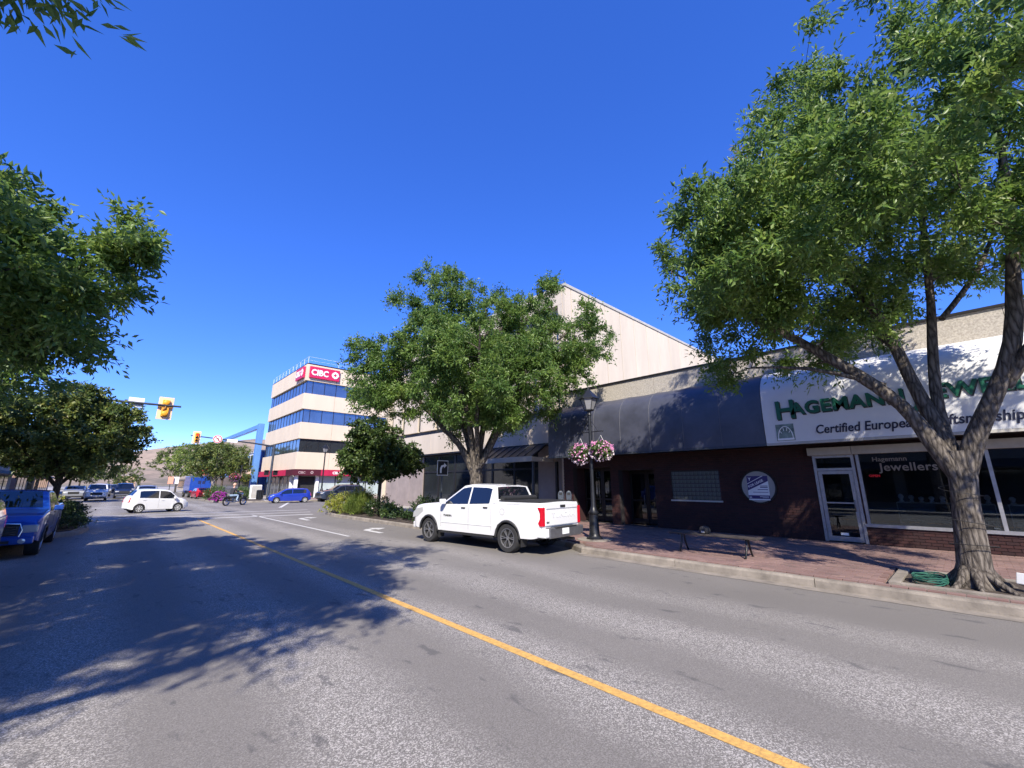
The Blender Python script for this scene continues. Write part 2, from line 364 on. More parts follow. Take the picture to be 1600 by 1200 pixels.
# ------------------------------------------------------------------ mesh helpers
class MB:
    """collects shapes into one mesh"""
    def __init__(s):
        s.v = []; s.f = []
    def add(s, vs_, fs):
        o = len(s.v)
        s.v.extend(vs_); s.f.extend([tuple(i + o for i in f) for f in fs])
        return s
    def box(s, x0, x1, y0, y1, z0, z1):
        if x0 > x1: x0, x1 = x1, x0
        if y0 > y1: y0, y1 = y1, y0
        if z0 > z1: z0, z1 = z1, z0
        v = [(x0, y0, z0), (x1, y0, z0), (x1, y1, z0), (x0, y1, z0), (x0, y0, z1), (x1, y0, z1), (x1, y1, z1), (x0, y1, z1)]
        return s.add(v, [(0, 3, 2, 1), (4, 5, 6, 7), (0, 1, 5, 4), (1, 2, 6, 5), (2, 3, 7, 6), (3, 0, 4, 7)])
    def quad(s, a, b, c, d):
        return s.add([a, b, c, d], [(0, 1, 2, 3)])
    def tube(s, pts, radii, seg=8, cap=True):
        n = len(pts)
        P = [Vector(p) for p in pts]
        if not hasattr(radii, '__len__'): radii = [radii] * n
        rings = []
        up = None
        for i in range(n):
            t = (P[min(i + 1, n - 1)] - P[max(i - 1, 0)])
            if t.length < 1e-9: t = Vector((0, 0, 1))
            t.normalize()
            if up is None:
                up = Vector((1, 0, 0)) if abs(t.x) < 0.9 else Vector((0, 1, 0))
            u = up - t * up.dot(t)
            if u.length < 1e-6:
                u = Vector((0, 1, 0)) - t * t.y
            u.normalize(); up = u
            w = t.cross(u)
            rings.append([tuple(P[i] + (u * math.cos(2 * math.pi * k / seg) + w * math.sin(2 * math.pi * k / seg)) * radii[i]) for k in range(seg)])
        vs_ = [p for r in rings for p in r]
        fs = []
        for i in range(n - 1):
            for k in range(seg):
                k2 = (k + 1) % seg
                fs.append((i * seg + k, i * seg + k2, (i + 1) * seg + k2, (i + 1) * seg + k))
        if cap:
            fs.append(tuple(range(seg - 1, -1, -1)))
            fs.append(tuple((n - 1) * seg + k for k in range(seg)))
        return s.add(vs_, fs)
    def lathe(s, prof, seg=20, axis='z', c=(0, 0, 0), cap=True):
        """prof = [(r, h)...] turned about an axis through c"""
        n = len(prof); vs_ = []; fs = []
        for r, h in prof:
            for k in range(seg):
                a = 2 * math.pi * k / seg
                p = (r * math.cos(a), r * math.sin(a), h)
                if axis == 'x': p = (p[2], p[0], p[1])
                elif axis == 'y': p = (p[1], p[2], p[0])
                vs_.append((p[0] + c[0], p[1] + c[1], p[2] + c[2]))
        for i in range(n - 1):
            for k in range(seg):
                k2 = (k + 1) % seg
                fs.append((i * seg + k, i * seg + k2, (i + 1) * seg + k2, (i + 1) * seg + k))
        if cap:
            if prof[0][0] > 1e-6: fs.append(tuple(range(seg - 1, -1, -1)))
            if prof[-1][0] > 1e-6: fs.append(tuple((n - 1) * seg + k for k in range(seg)))
        return s.add(vs_, fs)
    def prism(s, poly, axis, a, b):
        """extrude a 2-D polygon along an axis from a to b (x: (y,z) polygon, y: (x,z), z: (x,y))"""
        n = len(poly)
        def p3(u, v, w):
            return {'x': (w, u, v), 'y': (u, w, v), 'z': (u, v, w)}[axis]
        vs_ = [p3(u, v, a) for u, v in poly] + [p3(u, v, b) for u, v in poly]
        fs = [tuple(range(n - 1, -1, -1)), tuple(range(n, 2 * n))]
        for i in range(n):
            j = (i + 1) % n
            fs.append((i, j, n + j, n + i))
        return s.add(vs_, fs)
    def grid(s, rows):
        """rows = list of equal-length point lists"""
        m = len(rows[0]); vs_ = [p for r in rows for p in r]; fs = []
        for i in range(len(rows) - 1):
            for k in range(m - 1):
                fs.append((i * m + k, i * m + k + 1, (i + 1) * m + k + 1, (i + 1) * m + k))
        return s.add(vs_, fs)
    def mesh(s, name, m=None, smooth=None, bevel=0.0, merge=False):
        me = bpy.data.meshes.new(name)
        me.from_pydata(s.v, [], s.f)
        bm = bmesh.new(); bm.from_mesh(me)
        if merge: bmesh.ops.remove_doubles(bm, verts=bm.verts, dist=0.0004)
        bmesh.ops.recalc_face_normals(bm, faces=bm.faces)
        if bevel > 0:
            bmesh.ops.bevel(bm, geom=[e for e in bm.edges if len(e.link_faces) == 2 and e.calc_face_angle(0) > 0.5], offset=bevel, segments=2, affect='EDGES', profile=0.6)
        bm.to_mesh(me); bm.free()
        if m: me.materials.append(m)
        if smooth is not None:
            me.polygons.foreach_set('use_smooth', [True] * len(me.polygons))
            me.set_sharp_from_angle(angle=rad(smooth))
        me.update()
        return me
    def build(s, name, m, parent=None, smooth=None, bevel=0.0, loc=None, merge=False):
        return link(name, s.mesh(name, m, smooth, bevel, merge), parent, loc)
def link(name, me, parent=None, loc=None, rot=None):
    o = bpy.data.objects.new(name, me)
    COL.objects.link(o)
    if parent: o.parent = parent
    if loc: o.location = loc
    if rot: o.rotation_euler = rot
    return o
def tag(o, label=None, cat=None, group=None, kind=None):
    if label: o['label'] = label
    if cat: o['category'] = cat
    if group: o['group'] = group
    if kind: o['kind'] = kind
    return o
def thing(name, label, cat, loc=(0, 0, 0), rz=0.0, group=None, scale=None):
    o = bpy.data.objects.new(name, None)
    o.empty_display_size = 0.3
    COL.objects.link(o)
    o.location = loc; o.rotation_euler = (0, 0, rz)
    if scale: o.scale = scale
    return tag(o, label, cat, group)
def struct(o):
    o['kind'] = 'structure'; return o
def box(name, dims, m, parent=None, bevel=0.0):
    return MB().box(*dims).build(name, m, parent, bevel=bevel)
def copy_tree(o, parent=None):
    c = o.copy(); COL.objects.link(c); c.parent = parent
    for ch in list(o.children): copy_tree(ch, c)
    return c

def text(body, size, m, parent, origin, right, up, name='lettering', extrude=0.004, bold=0.0, shear=0.0, sx=1.0, align='LEFT', spacing=1.0):
    cu = bpy.data.curves.new('txt', 'FONT')
    cu.body = body; cu.size = size; cu.extrude = extrude; cu.offset = bold; cu.shear = shear
    cu.align_x = align; cu.space_character = spacing; cu.resolution_u = 3
    ob = bpy.data.objects.new('txt', cu); COL.objects.link(ob)
    dg = bpy.context.evaluated_depsgraph_get()
    me = bpy.data.meshes.new_from_object(ob.evaluated_get(dg))
    bpy.data.objects.remove(ob); bpy.data.curves.remove(cu)
    r = Vector(right).normalized(); u = Vector(up).normalized(); w = r.cross(u)
    T = Matrix(((r.x * sx, u.x, w.x, origin[0]), (r.y * sx, u.y, w.y, origin[1]), (r.z * sx, u.z, w.z, origin[2]), (0, 0, 0, 1)))
    me.transform(T)
    me.materials.clear(); me.materials.append(m)
    return link(name, me, parent)

def cells(s0, s1, z0, z1, openings):
    """rectangles of a wall left over around its openings"""
    S = sorted({s0, s1} | {min(max(v, s0), s1) for o in openings for v in o[:2]})
    Z = sorted({z0, z1} | {min(max(v, z0), z1) for o in openings for v in o[2:]})
    out = []
    for a, b in zip(S, S[1:]):
        run = None
        for c, d in zip(Z, Z[1:]):
            ms, mz = (a + b) / 2, (c + d) / 2
            if any(o[0] < ms < o[1] and o[2] < mz < o[3] for o in openings):
                if run: out.append((a, b, *run)); run = None
            else:
                run = (run[0], d) if run else (c, d)
        if run: out.append((a, b, *run))
    return out

# ------------------------------------------------------------------ foliage
def tri_mesh(name, V, nper, quads=True):
    """V (n,4,3) array of leaves -> mesh of folded rhombs"""
    n = V.shape[0]
    me = bpy.data.meshes.new(name)
    me.vertices.add(n * 4)
    me.vertices.foreach_set('co', V.reshape(-1).astype(np.float32))
    idx = (np.arange(n) * 4)[:, None]
    tris = np.concatenate([idx + np.array([[0, 1, 2]]), idx + np.array([[0, 2, 3]])], axis=1).reshape(-1)
    me.loops.add(n * 6)
    me.loops.foreach_set('vertex_index', tris.astype(np.int32))
    me.polygons.add(n * 2)
    me.polygons.foreach_set('loop_start', (np.arange(n * 2) * 3).astype(np.int32))
    me.polygons.foreach_set('loop_total', np.full(n * 2, 3, dtype=np.int32))
    me.update(calc_edges=True)
    return me
def leaf_array(rng, P, D, length, width, fold=0.35):
    """leaves based at P pointing along D"""
    n = len(P)
    D = D / np.maximum(np.linalg.norm(D, axis=1, keepdims=True), 1e-6)
    A = rng.normal(size=(n, 3)); A[:, 2] += 1.1
    A -= D * np.sum(A * D, axis=1, keepdims=True)
    A /= np.maximum(np.linalg.norm(A, axis=1, keepdims=True), 1e-6)
    S = np.cross(D, A)
    ln = length * rng.uniform(0.65, 1.25, (n, 1)); wd = width * rng.uniform(0.7, 1.25, (n, 1)) * 0.5
    mid = P + D * ln * 0.42
    tip = P + D * ln - A * ln * 0.10
    return np.stack([P, mid + S * wd + A * wd * fold, tip, mid - S * wd + A * wd * fold], axis=1)
def clump_leaves(rng, centres, csize, per, length, width, droop=0.25, out_from=None):
    Ps, Ds = [], []
    for c, sz in zip(centres, csize):
        k = max(3, int(per / 9))
        d = rng.normal(size=(k, 3)); d[:, 2] = d[:, 2] * 0.8 + 0.12
        if out_from is not None:
            o = (c - out_from); o = o / max(np.linalg.norm(o), 1e-6); d += o * 0.7
        d /= np.linalg.norm(d, axis=1, keepdims=True)
        ln = sz * rng.uniform(0.45, 1.15, (k, 1))
        m = max(2, int(per / k))
        t = rng.uniform(0.12, 1.0, (k, m, 1))
        p = c + d[:, None, :] * ln[:, None, :] * t + rng.normal(size=(k, m, 3)) * sz * 0.07
        p[:, :, 2] -= droop * sz * (t[:, :, 0] ** 2) * 0.5
        dd = d[:, None, :] * 0.6 + rng.normal(size=(k, m, 3)) * 0.75
        dd[:, :, 2] -= droop
        Ps.append(p.reshape(-1, 3)); Ds.append(dd.reshape(-1, 3))
    P = np.concatenate(Ps); D = np.concatenate(Ds)
    return leaf_array(rng, P, D, length, width)
def make_tree(name, label, base, limbs, blobs, ncl, per, leaf=(0.13, 0.05), csz=0.6, m_leaf=None, m_bark=None, seed=1, group=None, cat='tree', side=10, lift=0.0, extra=None, twig=0.014, lobes=0):
    """base (x,y,z); limbs = polylines [(dx,dy,z,r)...] in metres from the base; blobs = ellipsoids (cx,cy,cz,rx,ry,rz,weight)"""
    rng = np.random.default_rng(seed); rnd = random.Random(seed)
    root = thing(name, label, cat, base, group=group)
    tb = MB(); nodes = []; nrad = []
    for li, lb in enumerate(limbs):
        pts, rs = [], []
        for i in range(len(lb) - 1):
            a, b = lb[i], lb[i + 1]
            k = max(2, int(Vector((b[0] - a[0], b[1] - a[1], b[2] - a[2])).length / 0.35))
            for j in range(k + (1 if i == len(lb) - 2 else 0)):
                t = j / k
                w = 0.03 if li else 0.012
                pts.append((a[0] + (b[0] - a[0]) * t + rnd.gauss(0, w), a[1] + (b[1] - a[1]) * t + rnd.gauss(0, w), a[2] + (b[2] - a[2]) * t))
                rs.append(a[3] + (b[3] - a[3]) * t)
        # soften the corners of the limb
        for _ in range(2):
            q = [pts[0]] + [tuple((pts[i - 1][c] + 2 * pts[i][c] + pts[i + 1][c]) / 4 for c in range(3)) for i in range(1, len(pts) - 1)] + [pts[-1]]
            pts = q
        tb.tube(pts, [r * (1 + rnd.uniform(-.06, .06)) for r in rs], seg=side if li == 0 else max(6, side - 3))
        for p, r in zip(pts, rs):
            if p[2] > 1.2: nodes.append(p); nrad.append(r)
    trunk = tb.build('trunk', m_bark, root, smooth=60)
    # leaf clumps through the crown volume, with sprays of shoots breaking the outline
    if lobes:
        bl0 = list(blobs); tot = sum(b[6] if len(b) > 6 else b[3] * b[4] * b[5] for b in bl0); blobs = list(blobs)
        for _ in range(lobes):
            b = bl0[rng.integers(len(bl0))]
            d = rng.normal(size=3); d[2] = d[2] * .8 + .35; d /= np.linalg.norm(d)
            k_ = rng.uniform(.92, 1.14); q = rng.uniform(.32, .62)
            blobs.append((b[0] + d[0] * b[3] * k_, b[1] + d[1] * b[4] * k_, b[2] + d[2] * b[5] * k_, q, q, q * 1.5, tot * .011))
    W = np.array([b[6] if len(b) > 6 else b[3] * b[4] * b[5] for b in blobs]); W = W / W.sum()
    C = []
    for k in range(ncl):
        b = blobs[rng.choice(len(blobs), p=W)]
        d = rng.normal(size=3); d /= np.linalg.norm(d)
        r = rng.uniform(0.12, 1.0) ** 0.42
        r *= 1 + 0.13 * math.sin(d[0] * 5 + b[0] * 3) * math.cos(d[2] * 4 + b[1] * 2)
        C.append((b[0] + d[0] * r * b[3], b[1] + d[1] * r * b[4], b[2] + d[2] * r * b[5]))
    C = np.array(C)
    NP = np.array(nodes); NR = np.array(nrad)
    order = np.argsort([np.min(np.linalg.norm(NP - c, axis=1)) for c in C])
    bb = MB()
    extra_n = []; extra_r = []
    for i in order:
        c = C[i]
        A = NP if not extra_n else np.concatenate([NP, np.array(extra_n)])
        Rr = NR if not extra_r else np.concatenate([NR, np.array(extra_r)])
        dist = np.linalg.norm(A - c, axis=1) + np.maximum(0, A[:, 2] - c[2] + 0.1) * 0.9
        j = int(np.argmin(dist)); a = A[j]
        L = np.linalg.norm(c - a)
        k = max(2, int(L / 0.45) + 1)
        r0 = min(Rr[j] * 0.6, twig + 0.011 * L)
        sag = rng.normal(size=3) * 0.10 * L; sag[2] = abs(sag[2]) * 0.8
        pts, rs = [], []
        for q in range(k + 1):
            t = q / k
            p = a + (c - a) * t + sag * math.sin(math.pi * t)
            pts.append(tuple(p)); rs.append(max(0.005, r0 * (1 - 0.7 * t)))
            if q: extra_n.append(p); extra_r.append(rs[-1])
        bb.tube(pts, rs, seg=4, cap=False)
    tag(bb.build('branches', m_bark, root, smooth=80), kind='stuff')
    cz = np.array([np.average([b[0] for b in blobs]), np.average([b[1] for b in blobs]), np.average([b[2] for b in blobs]) - 1.0])
    sizes = csz * rng.uniform(0.65, 1.25, len(C))
    V = clump_leaves(rng, C, sizes, per, leaf[0], leaf[1], out_from=cz)
    me = tri_mesh('crown', V, 4); me.materials.append(m_leaf)
    link('crown', me, root)
    if extra:
        for (cs, sz, pr, mm_, nm, *lf) in extra:
            lf = lf[0] if lf else leaf
            V = clump_leaves(rng, np.array(cs), [sz] * len(cs), pr, lf[0], lf[1], out_from=cz)
            me = tri_mesh(nm, V, 4); me.materials.append(mm_); link(nm, me, root)
    return root
def shrub(name, label, loc, rx, ry, h, ncl, per, leaf, m, seed, cat='shrub', group=None, up=0.4, stems=True, flowers=None):
    rng = np.random.default_rng(seed)
    root = thing(name, label, cat, loc, group=group)
    C = []
    for _ in range(ncl):
        d = rng.normal(size=3); d[2] = abs(d[2]); d /= np.linalg.norm(d)
        r = rng.uniform(0.3, 1.0) ** 0.5
        C.append((d[0] * rx * r, d[1] * ry * r, 0.06 + d[2] * h * r * 0.92))
    C = np.array(C)
    V = clump_leaves(rng, C, 0.22 * h * rng.uniform(0.8, 1.4, ncl) + 0.05, per, leaf[0], leaf[1], droop=-up, out_from=np.array([0, 0, -0.2]))
    V[:, :, 2] = np.maximum(V[:, :, 2], 0.01)
    me = tri_mesh('foliage', V, 4); me.materials.append(m); link('foliage', me, root)
    if stems:
        b = MB()
        for c in C[::3]:
            b.tube([(c[0] * 0.15, c[1] * 0.15, -0.02), (c[0] * 0.55, c[1] * 0.55, c[2] * 0.6), tuple(c)], [0.016, 0.011, 0.005], seg=4, cap=False)
        b.build('stems', M_BARK2, root)
    if flowers:
        fm, fn, fl = flowers
        idx = rng.choice(ncl, fn)
        P = C[idx] * rng.uniform(0.95, 1.15, (fn, 1)) + rng.normal(size=(fn, 3)) * 0.04
        P = np.repeat(P, 5, axis=0); D = rng.normal(size=P.shape); D[:, 2] = np.abs(D[:, 2])
        V = leaf_array(rng, P, D, fl, fl * 0.8)
        me = tri_mesh('blossoms', V, 4); me.materials.append(fm); link('blossoms', me, root)
    return root

# ------------------------------------------------------------------ ground, road, pavements
gb = MB()
gb.quad((-9000, -3000, -0.06), (9000, -3000, -0.06), (9000, 12000, -0.06), (-9000, 12000, -0.06))
M_LAND = mat('dry_valley_ground', (0.20, 0.17, 0.11), 0.95, var=0.35, scale=0.01)
struct(gb.build('ground', M_LAND))
rb = MB(); rb.quad((-150, -60, 0), (170, -60, 0), (170, 420, 0), (-150, 420, 0))
road = struct(rb.build('road', M_ASPHALT))

def paint(name, poly, m, z=0.004):
    b = MB(); b.add([(x, y, z) for x, y in poly], [tuple(range(len(poly)))])
    return b.build(name, m, road)
def stripe(name, p, q, w, m):
    d = Vector((q[0] - p[0], q[1] - p[1])); d.normalize(); n = Vector((-d.y, d.x)) * w / 2
    return paint(name, [(p[0] - n.x, p[1] - n.y), (q[0] - n.x, q[1] - n.y), (q[0] + n.x, q[1] + n.y), (p[0] + n.x, p[1] + n.y)], m)
stripe('centre_line', (3.46, -40), (3.46, 27.0), 0.115, M_YPAINT)
stripe('centre_line', (3.46, 48), (3.46, 400), 0.115, M_YPAINT)
stripe('lane_line', (6.22, 14.8), (6.2, 28.6), 0.11, M_WPAINT)
stripe('crosswalk_line', (-2.2, 30.6), (9.6, 29.2), 0.25, M_WPAINT)
stripe('crosswalk_line', (-2.2, 33.4), (10.2, 31.7), 0.25, M_WPAINT)
stripe('crosswalk_line', (9.6, 36.0), (13.2, 46.4), 0.22, M_WPAINT)
stripe('crosswalk_line', (-2.6, 43.6), (7.4, 43.9), 0.25, M_WPAINT)
stripe('crosswalk_line', (-2.6, 46.0), (7.6, 46.2), 0.25, M_WPAINT)
stripe('stop_line', (3.8, 27.4), (9.0, 26.9), 0.35, M_WPAINT)
def arrow(x, y):
    # right-turn arrow as seen by a driver heading up the street
    poly = [(-0.10, 0.0), (0.10, 0.0), (0.10, 1.15), (0.22, 1.35), (0.45, 1.42), (0.45, 1.15), (0.95, 1.6), (0.45, 2.05), (0.45, 1.72), (0.15, 1.66), (-0.10, 1.35)]
    paint('turn_arrow', [(x + a, y + b) for a, b in poly], M_WPAINT)
arrow(7.5, 15.0); arrow(7.4, 22.6)

def kerb_run(parent, pts, w=0.16, h=0.146, seg=2.4):
    """separate kerb stones following a path (offset to its right-hand side)"""
    for a, b in zip(pts, pts[1:]):
        A, B = Vector(a), Vector(b)
        L = (B - A).length; k = max(1, round(L / seg))
        d = (B - A) / L; n = Vector((d.y, -d.x))
        for i in range(k):
            p = A + d * (L * i / k + 0.006); q = A + d * (L * (i + 1) / k - 0.006)
            m_ = MB()
            sec = [(0.0, -0.04), (0.015, h - 0.035), (0.045, h), (w, h), (w, -0.04)]
            rows = []
            for e in (p, q):
                rows.append([(e.x + n.x * u, e.y + n.y * u, z) for u, z in sec])
            m_.grid(rows)
            m_.add(rows[0], [(4, 3, 2, 1, 0)]); m_.add(rows[1], [(0, 1, 2, 3, 4)])
            m_.build('kerb_stone', M_CONC, parent, merge=True)
def gutter(parent, pts, w=0.30):
    b = MB()
    for a, c in zip(pts, pts[1:]):
        A, B = Vector(a), Vector(c); d = (B - A).normalized(); n = Vector((-d.y, d.x)) * w
        b.quad((A.x, A.y, 0.005), (B.x, B.y, 0.005), (B.x + n.x, B.y + n.y, 0.005), (A.x + n.x, A.y + n.y, 0.005))
    return b.build('gutter', M_CONC, parent)

# right pavement of the near block
SW = 0.15
rk = [(9.2, -40), (9.2, -8), (9.2, 7.2), (9.75, 8.2), (9.75, 12.6), (9.15, 14.6), (9.15, 24.0), (9.45, 26.2), (10.4, 28.0), (12.4, 29.2), (15, 29.8), (40, 29.8)]
walk = MB(); walk.prism([(9.3, -40), (9.3, 7.25), (9.85, 8.2), (9.85, 12.6), (9.25, 14.6), (9.25, 24.0), (9.55, 26.1), (10.5, 27.9), (12.5, 29.05), (15, 29.65), (40, 29.65), (60, 29.65), (60, -40)], 'z', -0.04, 0.105)
walk_r = struct(walk.build('sidewalk', M_MORTAR))
kerb_run(walk_r, rk); gutter(walk_r, rk[:3])
# concrete flags where there are no clay pavers
def slab(parent, x0, x1, y0, y1, nx, ny, z0=0.106, z1=SW):
    for i in range(nx):
        for j in range(ny):
            g = 0.006
            MB().box(x0 + (x1 - x0) * i / nx + g, x0 + (x1 - x0) * (i + 1) / nx - g, y0 + (y1 - y0) * j / ny + g, y0 + (y1 - y0) * (j + 1) / ny - g, z0, z1 + random.uniform(-.002, .002)).build('concrete_flag', M_WALK, parent, bevel=0.004)
random.seed(5)
slab(walk_r, 9.38, 15.35, -16, -4.2, 4, 6)
slab(walk_r, 9.95, 15.4, 12.9, 14.2, 4, 1)
slab(walk_r, 11.9, 16.3, 14.2, 29.3, 3, 8)
# clay pavers: those that show largest are single objects, the rest one piece
PIT = (9.86, 11.35, -1.45, 1.05)
pv = []
py = -4.2
row = 0
x = 9.385
while x < 15.3:
    y = -4.2 + (0.105 if row % 2 else 0)
    while y < 12.7:
        x1, y1 = x + 0.102, y + 0.205
        inpit = x1 > PIT[0] - .16 and x < PIT[1] + .16 and y1 > PIT[2] - .16 and y < PIT[3] + .16
        if not inpit and not (x < 9.40 + max(0, min(.62, (y1 - 7.0) * .6))) and y1 < 12.8 and x1 < 15.34:
            pv.append((x, x1, y, y1))
        y += 0.21
    x += 0.107; row += 1
def score(p):
    cx, cy = (p[0] + p[1]) / 2, (p[2] + p[3]) / 2
    ang = math.degrees(math.atan2(cx, cy)) - 43.1
    return math.hypot(cx, cy) + (100 if not -48 < ang < 48.5 else 0)
pv.sort(key=score)
pm = MB().box(-0.049, 0.049, -0.1, 0.1, 0, 0.045).mesh('paver', M_PAVER, bevel=0.005)
for p in pv[:300]:
    link('paver', pm, walk_r, ((p[0] + p[1]) / 2, (p[2] + p[3]) / 2, 0.105 + random.uniform(-.003, .003)), (random.gauss(0, .012), random.gauss(0, .006), random.gauss(0, .012)))
fb = MB()
for p in pv[300:]:
    z = 0.15 + random.uniform(-.003, .003)
    v = [(p[0] + .003, p[2] + .003, 0.106), (p[1] - .003, p[2] + .003, 0.106), (p[1] - .003, p[3] - .003, 0.106), (p[0] + .003, p[3] - .003, 0.106)]
    fb.add(v + [(a, b, z) for a, b, c in v], [(4, 5, 6, 7), (0, 1, 5, 4), (1, 2, 6, 5), (2, 3, 7, 6), (3, 0, 4, 7)])
tag(fb.build('pavers', M_PAVER, walk_r), kind='stuff')
# tree pit with concrete edging
for nm, d in (('pit_edging', (PIT[0] - .15, PIT[1] + .15, PIT[2] - .15, PIT[2], 0.05, 0.175)), ('pit_edging', (PIT[0] - .15, PIT[1] + .15, PIT[3], PIT[3] + .15, 0.05, 0.175)),
              ('pit_edging', (PIT[0] - .15, PIT[0], PIT[2], PIT[3], 0.05, 0.165)), ('pit_edging', (PIT[1], PIT[1] + .15, PIT[2], PIT[3], 0.05, 0.165))):
    box(nm, d, M_CONC, walk_r, bevel=0.008)
box('soil_bed', (PIT[0], PIT[1], PIT[2], PIT[3], 0.05, 0.14), M_SOIL, walk_r)
bed = MB(); bed.prism([(9.42, 14.8), (9.42, 24.0), (9.7, 26.0), (10.55, 27.6), (11.7, 28.2), (11.85, 14.8)], 'z', 0.1, 0.17)
bed.build('soil_bed', M_SOIL, walk_r)
box('soil_bed', (9.9, 11.3, 12.75, 14.1, 0.1, 0.162), M_SOIL, walk_r)

# left pavement of the near block, with the planted corner
lk = [(-3.6, -40), (-3.6, 19.0), (-1.6, 20.4), (-0.55, 21.8), (-0.35, 23.6), (-0.5, 26.0), (-1.6, 28.2), (-4, 29.6), (-40, 29.6)]
wl = MB(); wl.prism([(-3.7, -40), (-3.7, 19.05), (-1.68, 20.5), (-0.66, 21.85), (-0.46, 23.6), (-0.6, 25.95), (-1.66, 28.05), (-4, 29.45), (-60, 29.45), (-60, -40)][::-1], 'z', -0.04, 0.14)
walk_l = struct(wl.build('sidewalk', M_WALK))
kerb_run(walk_l, lk[::-1])
bl = MB(); bl.prism([(-3.3, 20.0), (-1.8, 20.75), (-0.8, 22.0), (-0.62, 23.6), (-0.75, 25.8), (-1.7, 27.6), (-3.3, 28.0)], 'z', 0.13, 0.17)
bl.build('soil_bed', M_SOIL, walk_l)
# far blocks beyond the crossing
rk2 = [(60, 47.0), (14, 47.0), (9.2, 47.6), (7.9, 48.8), (7.4, 50.6), (7.4, 59.5), (9.9, 62.5), (9.9, 300)]
w3 = MB(); w3.prism([(60, 47.15), (14, 47.15), (9.25, 47.75), (8.0, 48.9), (7.52, 50.6), (7.52, 59.5), (10.02, 62.5), (10.02, 300), (60, 300)][::-1], 'z', -0.04, 0.14)
walk_rf = struct(w3.build('sidewalk', M_WALK)); kerb_run(walk_rf, rk2[::-1][1:][::-1][:7][::-1][::-1] if False else rk2[:7][::-1][::-1])
lk2 = [(-3.6, 200), (-3.6, 51.0), (-4.6, 48.2), (-7, 47.2), (-40, 47.0)]
w4 = MB(); w4.prism([(-3.7, 300), (-3.7, 51.0), (-4.7, 48.35), (-7, 47.35), (-60, 47.15), (-60, 300)], 'z', -0.04, 0.14)
walk_lf = struct(w4.build('sidewalk', M_WALK)); kerb_run(walk_lf, lk2[1:4])
bd = MB(); bd.prism([(7.75, 50.6), (8.1, 49.1), (9.3, 48.2), (11.3, 48.0), (11.3, 59), (7.75, 59)], 'z', 0.13, 0.17); bd.build('soil_bed', M_SOIL, walk_rf)
# red clay apron by the bank corner
box('clay_apron', (13.2, 30, 48.2, 53.6, 0.1, 0.146), M_PAVER, walk_rf)

# ------------------------------------------------------------------ hills
def hill_mat():
    m, nt, b = newmat('dry_grass_hill'); L = nt.links
    g = N(nt, 'ShaderNodeNewGeometry')
    mp = N(nt, 'ShaderNodeMapping'); mp.inputs['Scale'].default_value = (1, .25, 3); L.new(g.outputs['Position'], mp.inputs[0])
    n1 = N(nt, 'ShaderNodeTexNoise', Scale=0.008, Detail=8.0, Roughness=0.65); L.new(mp.outputs[0], n1.inputs['Vector'])
    rp = N(nt, 'ShaderNodeValToRGB'); e = rp.color_ramp.elements
    e[0].position = 0.36; e[0].color = (0.115, 0.115, 0.10, 1); e[1].position = 0.56; e[1].color = (0.30, 0.235, 0.19, 1)
    L.new(n1.outputs['Fac'], rp.inputs[0])
    n2 = N(nt, 'ShaderNodeTexNoise', Scale=0.03, Detail=6.0); L.new(g.outputs['Position'], n2.inputs['Vector'])
    mx = N(nt, 'ShaderNodeMix', data_type='RGBA', blend_type='OVERLAY'); mx.inputs[0].default_value = 0.5
    mx.inputs[0].default_value = 0.35
    L.new(rp.outputs[0], mx.inputs[6]); L.new(n2.outputs['Fac'], mx.inputs[7])
    L.new(mx.outputs[2], b.inputs['Base Color']); b.inputs['Roughness'].default_value = 1.0; b.inputs['Specular IOR Level'].default_value = 0.0
    return m
rng = np.random.default_rng(3)
def ridge(x):
    # measured skyline: about 100 m at -160, 121 m at 12, 171 m at 203, 226 m at 346
    return 112 + 0.0 * x + 118 * (1 / (1 + math.exp(-(x - 190) / 110.0))) + 12 * math.sin(x / 70.0) * 0.5 + 30 * (1 / (1 + math.exp((x + 700) / 200)))
rows = []
for j in range(22):
    t = j / 21
    y = 1100 + 1700 * t
    rws = []
    for i in range(90):
        x = -2600 + i * 62
        k = max(0.0, min(1.0, (y - 1150) / 1350.0))
        prof = k * k * (3 - 2 * k)
        z = ridge(x * 2500 / max(y, 1)) * prof * (y / 2500 if y < 2500 else 1.0 - (y - 2500) / 2500)
        z += 9 * math.sin(x / 130 + y / 170) * prof * (1 - prof) * 3 + rng.normal() * 2.0 * prof
        rws.append((x, y, z - 0.5))
    rows.append(rws)
struct(MB().grid(rows).build('hill', hill_mat(), smooth=180))

